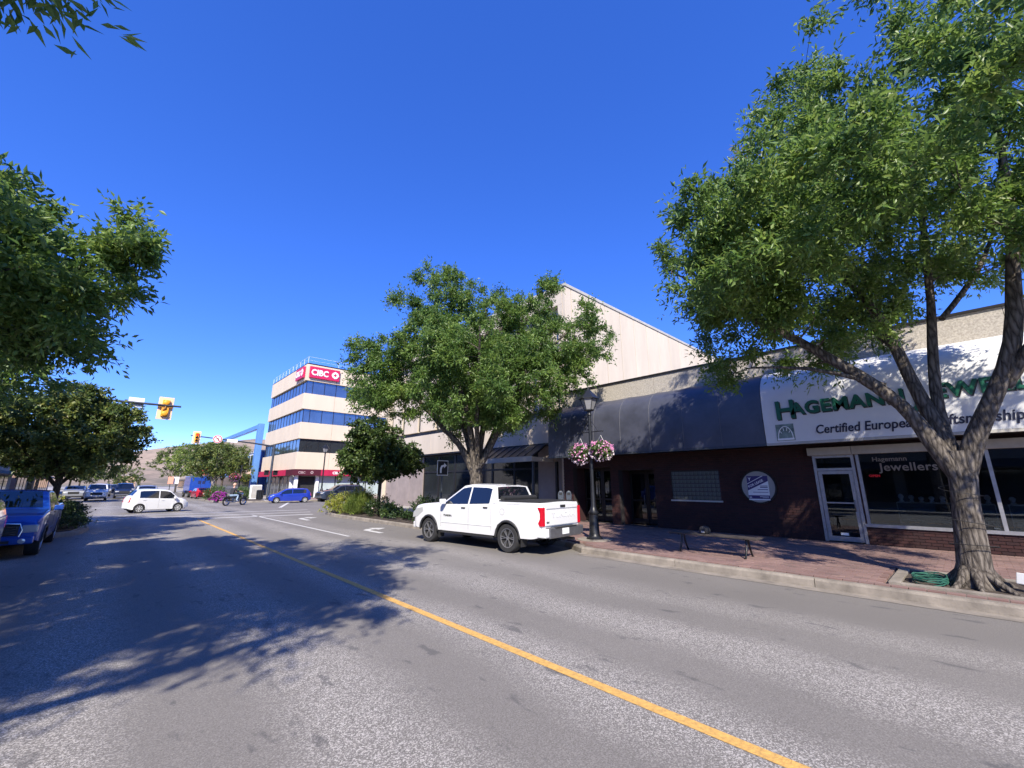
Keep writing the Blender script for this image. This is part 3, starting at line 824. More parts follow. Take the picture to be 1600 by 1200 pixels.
# ------------------------------------------------------------------ brick shop row (right)
bld = thing('brick_shop_building', 'low dark brick shop building with pebbled parapet behind the right sidewalk', 'building', (0, 0, 0))
NF = 15.40
OPEN = [(-8.0, 2.10, 0.66, 2.57), (2.14, 3.12, 0.15, 2.57), (5.92, 7.66, 1.19, 2.20), (8.35, 9.95, 0.15, 2.30), (10.35, 12.35, 0.15, 2.45)]
wb = MB()
for a, b, c, d in cells(-10.0, 12.9, 0.10, 3.3, OPEN):
    wb.box(NF + 0.012, NF + 0.30, a, b, c, d)
wb.build('wall', M_BMORT, bld)
bk = MB(); zc = 0.15; r_ = 0
random.seed(11)
while zc < 3.25:
    s_ = -9.9 + (0.105 if r_ % 2 else 0)
    while s_ < 12.85:
        c, d = zc, zc + 0.062
        segs = [(s_, min(s_ + 0.2, 12.9))]
        for o in OPEN:
            if o[2] - .01 < d and o[3] + .01 > c:
                segs = [q for a, b in segs for q in ((a, min(b, o[0] - .006)), (max(a, o[1] + .006), b))]
        for a, b in segs:
            if b - a < .025: continue
            f = NF + random.uniform(-.003, .002)
            v = [(f, a, c), (f, b, c), (f, b, d), (f, a, d)]
            w = [(NF + .013, y, z) for _, y, z in v]
            bk.add(v + w, [(3, 2, 1, 0), (0, 1, 5, 4), (1, 2, 6, 5), (2, 3, 7, 6), (3, 0, 4, 7)])
        s_ += 0.21
    zc += 0.075; r_ += 1
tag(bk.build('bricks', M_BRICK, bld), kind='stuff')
# parapet of pebbled panels, metal coping
for a, b in ((-10, -5.6), (-5.6, -1.3), (-1.3, 3.0), (3.0, 8.05), (8.05, 12.9)):
    box('parapet_panel', (NF, NF + 0.25, a + .006, b - .006, 3.3, 6.02), M_STUCCO, bld)
box('parapet_backing', (NF + .02, NF + 0.24, -9.99, 12.88, 3.31, 6.0), M_DKMETAL, bld)
box('coping', (NF - 0.05, NF + 0.32, -10.05, 12.93, 6.02, 6.09), M_DKMETAL, bld)
box('roof', (NF + 0.25, 34, -10, 12.9, 5.4, 5.6), mat('grey_roofing', (0.2, 0.2, 0.2), 0.9, var=0.2), bld)
box('side_wall', (NF + 0.3, 34, -10.2, -10, 0, 5.6), M_STUCCO, bld)
# glass-block window
gw = MB(); gw.box(NF + .06, NF + .13, 5.90, 7.68, 1.17, 2.22); gb_ = gw.build('glass_block_window', M_BMORT, bld)
nb, nr = 12, 7
gmesh = MB().box(0, 0.05, -0.068, 0.068, -0.066, 0.066).mesh('glass_block', M_GLASSBLK, bevel=0.012)
for i in range(nb):
    for j in range(nr):
        link('glass_block', gmesh, gb_, (NF + .03, 5.92 + 1.74 * (i + .5) / nb, 1.19 + 1.01 * (j + .5) / nr))
box('window_trim', (NF - .015, NF + .05, 5.86, 7.72, 1.13, 1.185), M_CREAMMETAL, gb_)
# recessed entries with dark glazed doors
def entry(s0, s1, ztop, leaves, depth=0.9):
    e = MB()
    e.box(NF + .31, NF + depth, s0 - .02, s0, .12, ztop); e.box(NF + .31, NF + depth, s1, s1 + .02, .12, ztop)
    e.box(NF + .31, NF + depth, s0, s1, ztop, ztop + .04)
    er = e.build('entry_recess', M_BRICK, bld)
    w = (s1 - s0) / leaves
    for k in range(leaves):
        a, b = s0 + w * k, s0 + w * (k + 1)
        dr = MB(); x0, x1 = NF + depth - .06, NF + depth - .01
        dr.box(x0, x1, a + .01, a + .09, .16, ztop - .02); dr.box(x0, x1, b - .09, b - .01, .16, ztop - .02)
        dr.box(x0, x1, a + .09, b - .09, .16, .36); dr.box(x0, x1, a + .09, b - .09, ztop - .14, ztop - .02)
        dr.box(x0, x1, a + .09, b - .09, 1.05, 1.12)
        d_ = dr.build('entry_door', M_DKMETAL, bld)
        MB().box(x0 + .02, x0 + .03, a + .09, b - .09, .36, ztop - .14).build('pane', M_DGLASS, d_)
        MB().tube([(x0 - .05, a + .13, .9), (x0 - .05, a + .13, 1.3)], .014, 8).build('door_handle', M_STEEL, d_)
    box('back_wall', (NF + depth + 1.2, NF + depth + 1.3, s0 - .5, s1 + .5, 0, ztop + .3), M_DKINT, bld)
entry(8.35, 9.95, 2.30, 2); entry(10.35, 12.35, 2.45, 2)
# jeweller's shopfront
sf = MB()
sf.box(NF - .04, NF + .10, -8.0, 2.16, 0.60, 0.68)
sill = sf.build('window_sill', M_ALU, bld)
for a in (-7.9, -5.4, -2.9, -0.45, 2.03):
    box('window_mullion', (NF - .01, NF + .09, a, a + .07, .68, 2.57), M_ALU, bld)
for a, b in ((-7.83, -5.4), (-5.33, -2.9), (-2.83, -0.45), (-0.38, 2.03)):
    box('shop_window_pane', (NF + .04, NF + .05, a, b, .68, 2.57), M_GLASS, bld)
box('shutter_housing', (NF - .17, NF + .05, -8.0, 2.14, 2.575, 2.80), M_CREAMMETAL, bld, bevel=.01)
box('shutter_housing', (NF - .17, NF + .05, 2.15, 3.20, 2.575, 2.80), M_CREAMMETAL, bld, bevel=.01)
df = MB()
for d in ((NF - .03, NF + .09, 2.14, 2.21, .15, 2.57), (NF - .03, NF + .09, 3.05, 3.12, .15, 2.57), (NF - .02, NF + .08, 2.21, 3.05, 2.50, 2.57), (NF - .02, NF + .08, 2.21, 3.05, 2.13, 2.20)):
    df.box(*d)
dfr = df.build('door_frame', M_ALU, bld)
sd = MB()
for d in ((NF + .0, NF + .05, 2.22, 2.31, .17, 2.12), (NF + .0, NF + .05, 2.95, 3.04, .17, 2.12), (NF + .0, NF + .05, 2.31, 2.95, 2.03, 2.12), (NF + .0, NF + .05, 2.31, 2.95, .17, .30), (NF + .005, NF + .045, 2.31, 2.95, 1.20, 1.235)):
    sd.box(*d)
door = tag(sd.build('shop_door', M_ALU, bld), 'aluminium framed glass shop door')
box('pane', (NF + .02, NF + .03, 2.31, 2.95, .30, 1.2), M_GLASS, door)
box('pane', (NF + .02, NF + .03, 2.31, 2.95, 1.235, 2.03), M_GLASS, door)
box('transom_pane', (NF + .03, NF + .04, 2.21, 3.05, 2.20, 2.50), M_GLASS, dfr)
MB().tube([(NF, 2.30, 1.0), (NF - .06, 2.29, 1.03), (NF - .06, 2.29, 1.27), (NF, 2.30, 1.3)], .014, 8).build('door_handle', M_STEEL, door, smooth=50)
box('number_plate', (NF + .012, NF + .019, 2.56, 2.74, .33, .40), M_WHITE, door)
# room behind the glass
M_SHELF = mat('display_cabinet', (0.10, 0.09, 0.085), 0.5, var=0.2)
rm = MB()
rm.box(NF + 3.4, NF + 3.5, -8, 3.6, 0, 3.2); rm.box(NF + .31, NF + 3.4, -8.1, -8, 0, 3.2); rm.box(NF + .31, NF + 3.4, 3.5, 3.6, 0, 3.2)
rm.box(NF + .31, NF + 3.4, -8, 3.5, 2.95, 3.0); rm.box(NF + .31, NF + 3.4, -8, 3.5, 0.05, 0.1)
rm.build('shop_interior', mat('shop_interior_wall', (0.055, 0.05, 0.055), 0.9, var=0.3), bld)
# blank lining over the shop and lettering on the glass
text('Jewellers', .30, mat('pale_gold_window_letter', (0.20, 0.17, 0.14), 0.5), bld, (NF + .034, 1.62, 2.10), (0, -1, 0), (0, 0, 1), name='window_lettering', bold=.004, spacing=1.05)
text('Hagemann', .17, MATS['pale_gold_window_letter'], bld, (NF + .034, 1.75, 2.36), (0, -1, 0), (0, 0, 1), name='window_lettering', bold=.002)
def simple(name, mb, m, label, cat, group=None, smooth=None, bevel=0, loc=None):
    return tag(mb.build(name, m, None, smooth=smooth, bevel=bevel, loc=loc), label, cat, group)
on = thing('open_sign', 'small red lit sign hung inside the shop window beside the door', 'sign', (NF + .12, 1.75, 1.97))
box('backing', (0, .02, -.16, .16, -.05, .05), M_DKMETAL, on)
text('OPEN', .085, M_NEON, on, (-.006, .13, -.03), (0, -1, 0), (0, 0, 1), bold=.004, spacing=1.1)
# display counters with busts and trays
for k, (a, b, lab) in enumerate(((-0.35, 1.45, 'glass display case with white jewellery busts behind the left window pane'), (-2.7, -0.55, 'glass display case with trays behind the pane hidden by the trunk'))):
    c = thing('display_case', lab, 'display case', (NF + .35, (a + b) / 2, .1), group='shop window display cases')
    h = (b - a) / 2
    box('cabinet', (0, .5, -h, h, 0, .62), M_SHELF, c)
    box('shelf', (0, .5, -h, h, 1.15, 1.17), M_ALU, c)
    box('glass_front', (.0, .008, -h, h, .63, 1.14), M_GLASS, c)
    box('post', (.0, .02, -h, -h + .02, .62, 1.15), M_ALU, c); box('post', (.0, .02, h - .02, h, .62, 1.15), M_ALU, c)
    rr = random.Random(k + 2)
    for q in range(9):
        yy = -h + .1 + (2 * h - .2) * q / 8
        hh = rr.uniform(.09, .22)
        b2 = MB(); b2.lathe([(.05, 0), (.055, .02), (.03, hh * .3), (.065, hh * .65), (.05, hh * .85), (.02, hh)], 10, c=(.2 + rr.uniform(-.06, .08), yy, 1.17)); b2.build('bust', mat('ivory_velvet', (0.55, 0.55, 0.58), 0.9), c, smooth=60)
    for q in range(5):
        yy = -h + .18 + (2 * h - .36) * q / 4
        box('tray', (.1, .38, yy - .12, yy + .12, .63, .67 + rr.uniform(0, .08)), MATS['ivory_velvet'] if q % 2 else M_STEEL, c)
for k, (x_, y_, z_) in enumerate(((1.3, -1.7, 2.85), (1.7, -1.2, 2.85), (1.0, -0.9, 2.85), (2.2, .8, 2.85), (1.2, 1.0, 2.85), (1.9, 2.7, 2.85), (2.6, -2.2, 2.85))):
    l_ = thing('ceiling_spotlight', 'small lit spotlight on the jewellery shop ceiling', 'light', (NF + x_, y_, z_), group='shop ceiling spotlights')
    MB().lathe([(.05, .1), (.05, 0), (.035, -.01)], 10).build('can', M_DKMETAL, l_)
    MB().lathe([(.034, -.012), (.02, -.03), (0.001, -.035)], 10).build('lamp', M_WARM, l_)

# curved awnings: profile (x, z) from the bottom front edge up and back to the wall
PROF = [(14.20, 2.93), (14.195, 3.2), (14.19, 3.6), (14.20, 4.0), (14.225, 4.3)] + [(14.225 + 1.17 * (1 - math.cos(a)), 4.3 + 0.97 * math.sin(a)) for a in [rad(10 * k) for k in range(1, 10)]]
def awning(name, label, cat, s0, s1, m, nseg, sag):
    root = thing(name, label, cat, (0, 0, 0))
    for k in range(nseg):
        a, b = s0 + (s1 - s0) * k / nseg, s0 + (s1 - s0) * (k + 1) / nseg
        rows = []
        for q in range(7):
            t = q / 6
            dip = sag * math.sin(math.pi * t)
            rows.append([(x_ + dip * (.6 if i > 3 else .25), a + (b - a) * t, z_ - dip * (1 if i > 4 else 0)) for i, (x_, z_) in enumerate(PROF)])
        MB().grid(rows).build('canopy_panel', m, root, smooth=60)
    for k in range(nseg + 1):
        a = s0 + (s1 - s0) * k / nseg
        MB().tube([(x_ + .03, a + (.02 if k == 0 else -.02 if k == nseg else 0), z_ - .01) for x_, z_ in PROF], .018, 6).build('rib', M_GREYPOLE, root)
    for k in range(1, nseg):
        a = s0 + (s1 - s0) * k / nseg
        MB().tube([(x_ - .003, a, z_ + .002) for x_, z_ in PROF], .007, 5).build('canvas_seam', mat('faded_seam_tape', (0.13, 0.13, 0.14), .6), root)
    box('valance_bar', (14.19, 14.27, s0, s1, 2.86, 2.925), M_CREAMMETAL if m is M_WHITESIGN else M_GREYPOLE, root)
    e = MB()
    poly = [(x_, z_) for x_, z_ in PROF] + [(NF, 2.93)]
    e.prism([(x_ + .02, z_ - .02) for x_, z_ in poly], 'y', s1 - .012, s1 - .004)
    e.build('end_cap', m, root)
    box('soffit', (14.28, NF - .002, s0, s1, 2.90, 2.915), M_DKMETAL, root)
    return root
aw = awning('navy_awning', 'long curved navy canvas awning above the brick wall', 'awning', 3.97, 12.75, M_NAVY, 7, .018)
sg = awning('sign_awning', 'curved white awning lettered for the jewellers above the shopfront', 'awning', -8.0, 3.955, M_WHITESIGN, 1, 0)
sx_ = 14.186
a_ = rad(1.0)
rt, up = (0, -math.cos(a_), math.sin(a_)), (0, math.sin(a_), math.cos(a_))
for body, size, y0, z0, sxx in (('H', .80, 3.62, 3.62, 1.0), ('AGEMANN', .50, 3.20, 3.72, 1.02), ('J', .80, .62, 3.68, 1.0), ('EWELLERS', .50, .24, 3.77, 1.02)):
    text(body, size * .94, M_GREENSH, sg, (sx_ + .0, y0 - .02, z0 - .03), rt, up, extrude=.008, bold=.021, sx=sxx, spacing=1.08)
    text(body, size * .94, M_GREEN, sg, (sx_ - .012, y0, z0), rt, up, extrude=.010, bold=.016, sx=sxx, spacing=1.08)
text('Certified European Craftsmanship', .335, M_NAVYTXT, sg, (sx_, 2.70, 3.12), (0, -1, 0), (0, 0, 1), extrude=.006, bold=.006, shear=.18, sx=.80, spacing=1.02)
lg = MB().box(sx_ - .004, sx_ + .012, 3.2, 3.66, 2.98, 3.46).build('emblem_panel', mat('grey_green_print', (0.20, 0.27, 0.24), 0.6, var=0.5, scale=5, alt=(0.06, 0.09, 0.08)), sg)
em = MB()
em.tube([(sx_ - .008, 3.43 + .30 * math.cos(t) * 0.62, 3.05 + .34 * math.sin(t)) for t in [rad(v) for v in range(0, 181, 12)]], .012, 5)
for v in (40, 75, 110, 140):
    em.tube([(sx_ - .008, 3.43 + .12 * math.cos(rad(v)), 3.07 + .2 * math.sin(rad(v))), (sx_ - .008, 3.43 + .16 * math.cos(rad(v)), 3.07 + .29 * math.sin(rad(v)))], .008, 4)
em.box(sx_ - .012, sx_ - .002, 3.22, 3.64, 2.995, 3.05)
em.build('emblem', M_WHITE, lg)

# round board with the realtor's notice
cb_ = thing('round_board', 'round pale board on the brick wall between window and shop door', 'board', (NF - .03, 4.70, 1.66))
MB().lathe([(.50, -.02), (.50, .02)], 40, axis='x').build('disc', mat('pale_grey_board', (0.33, 0.32, 0.30), 0.7, var=0.12), cb_)
MB().lathe([(.49, -.035), (.535, -.035), (.535, .03), (.49, .03), (.49, -.035)], 40, axis='x', cap=False).build('rim', M_DKMETAL, cb_, smooth=40)
rs = thing('realty_sign', 'purple and white for lease notice on the round board', 'sign', (NF - .062, 4.70, 1.64))
box('sheet', (-.004, .004, -.31, .31, -.40, .36), M_WHITE, rs)
M_PURPLE = mat('deep_violet_print', (0.035, 0.022, 0.13), 0.5)
MB().prism([(.31, .36), (-.31, .36), (-.31, .20), (.31, -.10)], 'x', -.007, -.0045).build('diagonal_band', M_PURPLE, rs)
MB().prism([(.31, .10), (.31, .12), (-.14, .36), (-.18, .36)], 'x', -.0095, -.0075).build('white_stripe', M_WHITE, rs)
box('footer_band', (-.007, -.0045, -.31, .31, -.36, -.25), M_PURPLE, rs)
dv = Vector((0, -.62, .30)).normalized()
text('FOR LEASE', .105, M_WHITE, rs, (-.0095, .27, -.02), tuple(dv), (0, .436, .9), extrude=.001, bold=.002)
text('Y', .13, M_WHITE, rs, (-.0095, .27, .22), (0, -1, 0), (0, 0, 1), extrude=.001, bold=.004)
for k, (a, b, c, d) in enumerate(((-.28, -.06, .04, .055), (-.28, -.06, -.01, .02), (-.28, .02, -.08, -.06), (-.28, .16, -.16, -.145), (-.28, -.02, -.30, -.285), (-.28, -.10, -.33, -.32))):
    box('print_line', (-.0095, -.0075, a, b, c, d), M_PURPLE if c > -.2 else M_WHITE, rs)
text('m', .10, M_WHITE, rs, (-.0095, .29, -.34), (0, -1, 0), (0, 0, 1), extrude=.001, bold=.002)

# ------------------------------------------------------------------ tall cream department store
st = thing('cream_store_building', 'tall windowless cream panelled store rising behind the leafy middle tree', 'building', (0, 0, 0))
SX, SY0, SY1 = 16.0, 13.0, 32.5
k = 0
x_ = SX
while x_ < 46:
    w = 0.55 if k == 0 else 1.58
    box('wall_panel', (x_ + .022, x_ + w - .022, SY0, SY0 + .2, 0.1, 12.05), M_PANEL, st, bevel=.02)
    x_ += w; k += 1
box('core', (SX + .75, 46, SY0 + .03, SY1 - .05, 0, 11.6), mat('joint_sealant', (0.13, 0.11, 0.10), 0.9), st)
box('side_coping', (SX - .03, 46.1, SY0 - .05, SY0 + .3, 12.06, 12.22), M_CREAMMETAL, st)
box('front_coping', (SX - .03, SX + .3, SY0 + .3, SY1, 12.06, 12.22), M_CREAMMETAL, st)
yy = SY0 + .2; k = 0
while yy < SY1 - .3:
    b = min(yy + 1.22, SY1)
    box('fascia_panel', (SX + .002, SX + .70, yy + .008, b - .008, 11.10, 12.05), M_PANEL, st, bevel=.006)
    yy = b
box('corner_pier', (SX + .001, SX + .70, SY0 + .201, SY0 + .5, 0.1, 11.09), M_PANEL, st)
yy = SY0 + .5
while yy < SY1 - .3:
    b = min(yy + 2.44, SY1)
    box('front_panel', (SX + .42, SX + .74, yy + .01, b - .42, 5.55, 11.09), M_PANEL, st, bevel=.01)
    box('slot_window', (SX + .55, SX + .74, b - .42, b, 5.7, 11.0), M_DARKGLASS, st)
    yy = b
box('reveal', (SX + .60, SX + .74, SY0 + .5, SY1, 5.16, 5.549), M_DKMETAL, st)
yy = SY0 + .1
while yy < SY1 - .1:
    b = min(yy + 2.44, SY1)
    box('spandrel_panel', (SX - .14, SX + .60, yy + .008, b - .008, 3.78, 5.15), M_PANEL, st, bevel=.01)
    yy = b
box('soffit', (SX - .1, SX + .74, SY0 + .2, SY1, 3.70, 3.779), M_DKMETAL, st)
yy = SY0 + .5; k = 0
while yy < SY1 - .4:
    b = min(yy + 1.9, SY1)
    if yy > 26.5 or 13 < yy < 15.2:
        box('taupe_panel', (SX + .3, SX + .5, yy + .01, b - .01, .12, 3.69), M_TAUPE, st, bevel=.008)
    else:
        f = MB()
        f.box(SX + .36, SX + .46, yy, yy + .07, .12, 3.69); f.box(SX + .36, SX + .46, b - .07, b, .12, 3.69)
        f.box(SX + .36, SX + .46, yy + .07, b - .07, .12, .5); f.box(SX + .36, SX + .46, yy + .07, b - .07, 2.5, 2.6); f.box(SX + .36, SX + .46, yy + .07, b - .07, 3.6, 3.69)
        w_ = f.build('window', M_DKMETAL, st)
        box('pane', (SX + .40, SX + .41, yy + .07, b - .07, .5, 2.5), M_DARKGLASS, w_)
        box('pane', (SX + .40, SX + .41, yy + .07, b - .07, 2.6, 3.6), M_DARKGLASS, w_)
    yy = b; k += 1
box('end_wall', (SX + .02, 46, SY1 - .04, SY1 + .15, 0.1, 12.05), M_PANEL, st)
# ribbed metal canopy over the store door
cn = thing('metal_canopy', 'small sloped dark metal canopy with grey fascia beside the navy awning', 'awning', (0, 0, 0))
MB().prism([(14.75, 3.06), (15.82, 3.72), (15.82, 3.66), (14.75, 3.0)], 'y', 14.3, 18.4).build('roof_sheet', M_DKMETAL, cn)
for k in range(8):
    y_ = 14.35 + k * .57
    MB().prism([(14.75, 3.065), (15.82, 3.725), (15.82, 3.765), (14.75, 3.105)], 'y', y_, y_ + .05).build('rib', M_GREYPOLE, cn)
box('fascia', (14.66, 14.75, 14.28, 18.42, 2.82, 3.07), M_CREAMMETAL, cn)
box('side_fascia', (14.76, 16.28, 14.28, 14.34, 2.82, 3.04), M_CREAMMETAL, cn)
box('post', (15.9, 16.02, 13.75, 13.87, .15, 2.82), M_DKMETAL, cn); box('post', (14.9, 15.0, 14.4, 14.5, .15, 2.81), M_GREYPOLE, cn)

# ------------------------------------------------------------------ bank office block on the far corner
bk_ = thing('bank_building', 'sandy four storey bank office with dark window bands and red signs', 'building', (0, 0, 0))
BX, BY, BX1, BY1 = 15.6, 54.3, 46.0, 70.3
ZB = [(3.45, 5.5), (7.1, 9.1), (10.75, 12.72), (14.35, 16.45)]
ZW = [(5.5, 7.1), (9.1, 10.75), (12.72, 14.35)]
box('core', (BX + .7, BX1 - .3, BY + .7, BY1 - .3, .1, 16.2), M_DKINT, bk_)
for c, d in ZB:
    s_ = BX; j = 0
    while s_ < BX1 - .1:
        e = min(s_ + 3.8, BX1)
        box('spandrel_panel', (s_ + (.0 if j == 0 else .012), e - .012, BY, BY + .35, c, d), M_CIBC, bk_, bevel=.02); s_ = e; j += 1
    s_ = BY + .35
    while s_ < BY1 - .1:
        e = min(s_ + 3.2, BY1)
        box('spandrel_panel', (BX + .001, BX + .35, s_ + .012, e - .012, c, d), M_CIBC, bk_, bevel=.02); s_ = e
for c, d in ZW:
    x_ = BX + .25; j = 0
    while x_ < BX1 - .3:
        w = .75 if j == 0 else 1.45
        box('window_pane', (x_ + .03, min(x_ + w - .03, BX1), BY + .25, BY + .30, c, d), M_BANKGLASS if c > 6 else M_DARKGLASS, bk_)
        box('mullion', (x_ - .03, x_ + .03, BY + .22, BY + .30, c, d), M_DKMETAL, bk_)
        x_ += w; j += 1
    y_ = BY + .31
    while y_ < BY1 - .2:
        e = min(y_ + 1.33, BY1)
        box('window_pane', (BX + .25, BX + .30, y_ + .03, e - .03, c, d), M_BANKGLASS, bk_)
        box('mullion', (BX + .22, BX + .30, e - .03, e + .03, c, d), M_DKMETAL, bk_)
        y_ = e
box('roof_edge', (BX + .05, BX1, BY + .05, BY1, 16.46, 16.62), M_DKMETAL, bk_)
# roof rail
for k in range(11):
    y_ = BY + .1 + k * 1.59
    MB().tube([(BX + .1, y_, 16.4), (BX + .1, y_, 17.4)], .02, 6).build('rail_post', M_WHITE, bk_)
for k in range(1, 7):
    x_ = BX + .1 + k * 3.8
    MB().tube([(x_, BY + .1, 16.4), (x_, BY + .1, 17.5)], .02, 6).build('rail_post', M_WHITE, bk_)
for z_ in (17.0, 17.45):
    MB().tube([(BX + .1, BY + .1, z_), (BX + .1, BY1 - .1, z_)], .012, 5).build('rail', M_WHITE, bk_)
    MB().tube([(BX + .1, BY + .1, z_), (BX1 - .1, BY + .1, z_)], .012, 5).build('rail', M_WHITE, bk_)
# ground floor: glass set back under a red fascia
box('ground_floor_slab', (BX + .3, BX1, BY + .3, BY1, 3.3, 3.44), M_CIBC, bk_)
fx = BX - .25
for nm, poly, ax, a, b, m_ in (('fascia', None, 'y', BX + 2.6, BX1, M_REDAWN),):
    box('red_fascia', (BX + 2.9, BX1, BY - .28, BY - .02, 2.72, 3.44), M_REDAWN, bk_)
box('red_fascia', (BX - .28, BX - .02, BY + 2.6, BY1, 2.72, 3.44), M_REDAWN, bk_)
MB().prism([(BX - .28, BY + 2.59), (BX - .28, BY - .28), (BX + 2.89, BY - .28), (BX + 2.89, BY - .03), (BX - .03, BY - .03), (BX - .03, BY + 2.59)], 'z', 2.722, 3.438).build('maroon_fascia', M_MAROON, bk_)
x_ = BX + 3.0
while x_ < BX1 - 1:
    box('ground_window', (x_ + .05, x_ + 1.95, BY + .5, BY + .56, .45, 2.71), mat('pale_blind_glass', (0.40, 0.47, 0.47), 0.15, var=0.2, scale=0.6, spec=0.8), bk_)
    box('mullion', (x_ - .05, x_ + .05, BY + .46, BY + .58, .15, 3.3), M_DKMETAL, bk_)
    x_ += 2.0
box('plinth', (BX + 3, BX1, BY + .42, BY + .6, .1, .44), M_CREAMMETAL, bk_)
y_ = BY + 2.6
while y_ < BY1 - 1:
    box('ground_window', (BX + .5, BX + .56, y_ + .05, y_ + 1.75, .3, 2.71), M_DARKGLASS, bk_)
    box('mullion', (BX + .46, BX + .58, y_ - .05, y_ + .05, .15, 3.3), M_ALU, bk_)
    y_ += 1.8
for (a, b) in ((BX + .15, BY + .15), (BX + 2.6, BY + .3), (BX + .3, BY + 2.4)):
    box('column', (a, a + .35, b, b + .35, .14, 3.3), M_WHITE, bk_)
dd = box('bank_door', (BX + .85, BX + 2.4, BY + 1.2, BY + 1.26, .15, 2.6), M_DARKGLASS, bk_)
for a in (BX + .85, BX + 1.6, BX + 2.36):
    box('door_stile', (a, a + .05, BY + 1.17, BY + 1.2, .15, 2.6), M_ALU, dd)
def bank_logo(parent, o, r, u, s, m):
    r, u = Vector(r), Vector(u); o = Vector(o); w = r.cross(u)
    ring = []
    for k in range(8):
        a = rad(45 * k)
        rr = .5 if k % 2 == 0 else .46
        ring.append((math.cos(a) * rr, math.sin(a) * rr))
    inn = [(math.cos(rad(90 * k)) * .24, math.sin(rad(90 * k)) * .24) for k in range(4)]
    b = MB()
    def P(p, q): return tuple(o + r * p[0] * s + u * p[1] * s + w * q)
    for k in range(4):
        quad = [ring[(2 * k) % 8], ring[(2 * k + 1) % 8], ring[(2 * k + 2) % 8], inn[(k + 1) % 4], inn[k]]
        v = [P(p, 0) for p in quad] + [P(p, .03) for p in quad]
        b.add(v, [(4, 3, 2, 1, 0), (5, 6, 7, 8, 9)] + [(i, (i + 1) % 5, 5 + (i + 1) % 5, 5 + i) for i in range(5)])
    return b.build('logo', m, parent)
def bank_sign(name, label, o, r, L, h, parent=None):
    """o = centre, r = reading direction"""
    rv = Vector(r); s_ = thing(name, label, 'sign', o, math.atan2(rv.y, rv.x))
    box('panel', (-L / 2, L / 2, -.02, .22, -h / 2, h / 2), M_RED, s_, bevel=.02)
    text('CIBC', h * .72, M_WHITE, s_, (-L * .455, -.04, -h * .25), (1, 0, 0), (0, 0, 1), extrude=.015, bold=.03, sx=L / h * .355)
    bank_logo(s_, (L * .345, -.03, 0), (1, 0, 0), (0, 0, 1), h * .66, M_WHITE)
    return s_
bank_sign('bank_sign', 'large red rooftop bank sign with white letters facing the crossing', (BX + 2.15, BY - .26, 15.45), (1, 0, 0), 3.7, 1.45)
bank_sign('bank_sign', 'red rooftop bank sign on the narrow street side of the office corner', (BX - .26, BY + 1.9, 15.45), (0, -1, 0), 3.0, 1.45)
text('CIBC', .42, M_WHITE, bk_, (BX + 4.3, BY - .29, 2.93), (1, 0, 0), (0, 0, 1), extrude=.008, bold=.014)
bank_logo(bk_, (BX + 6.05, BY - .285, 3.08), (1, 0, 0), (0, 0, 1), .42, M_WHITE)
text('CIBC', .36, mat('dull_silver_letter', (0.35, 0.25, 0.26), 0.5), bk_, (BX + .3, BY - .29, 2.95), (1, 0, 0), (0, 0, 1), extrude=.008, bold=.012)
bank_logo(bk_, (BX + 1.85, BY - .285, 3.08), (1, 0, 0), (0, 0, 1), .38, MATS['dull_silver_letter'])

# ------------------------------------------------------------------ blue-framed building beyond the bank
bb_ = thing('blue_framed_building', 'low building with a bright blue pillar and sloping roof beam beside the bank', 'building', (0, 0, 0))
box('pillar', (14.75, 15.5, 71.3, 72.3, .1, 10.6), M_BLUEPILLAR, bb_, bevel=.03)
MB().prism([(72.3, 9.9), (72.3, 10.5), (112, 10.5), (112, 9.9)], 'x', 14.8, 15.3).build('roof_beam', M_BLUEPILLAR, bb_)
box('wall', (16.0, 40, 73.0, 110, .1, 6.6), mat('blue_panel_wall', (0.12, 0.22, 0.50), 0.6, var=0.1), bb_)
box('storefront', (15.95, 16.0, 73.0, 110, .1, 3.0), M_DARKGLASS, bb_)
MB().prism([(14.2, 2.9), (15.98, 4.1), (15.98, 2.9)], 'y', 73.2, 84).build('tan_awning', mat('tan_awning_cloth', (0.5, 0.36, 0.26), 0.8), bb_)
for k in range(12):
    y_ = 73.6 + k * 3.0
    fr = box('window', (15.9, 15.99, y_, y_ + 2.9, 4.3, 6.4), M_WHITE, bb_)
    box('pane', (15.88, 15.9, y_ + .12, y_ + 2.78, 4.45, 6.25), M_DARKGLASS, fr)
box('coping', (15.85, 40, 72.9, 110.1, 6.61, 6.8), M_WHITE, bb_)

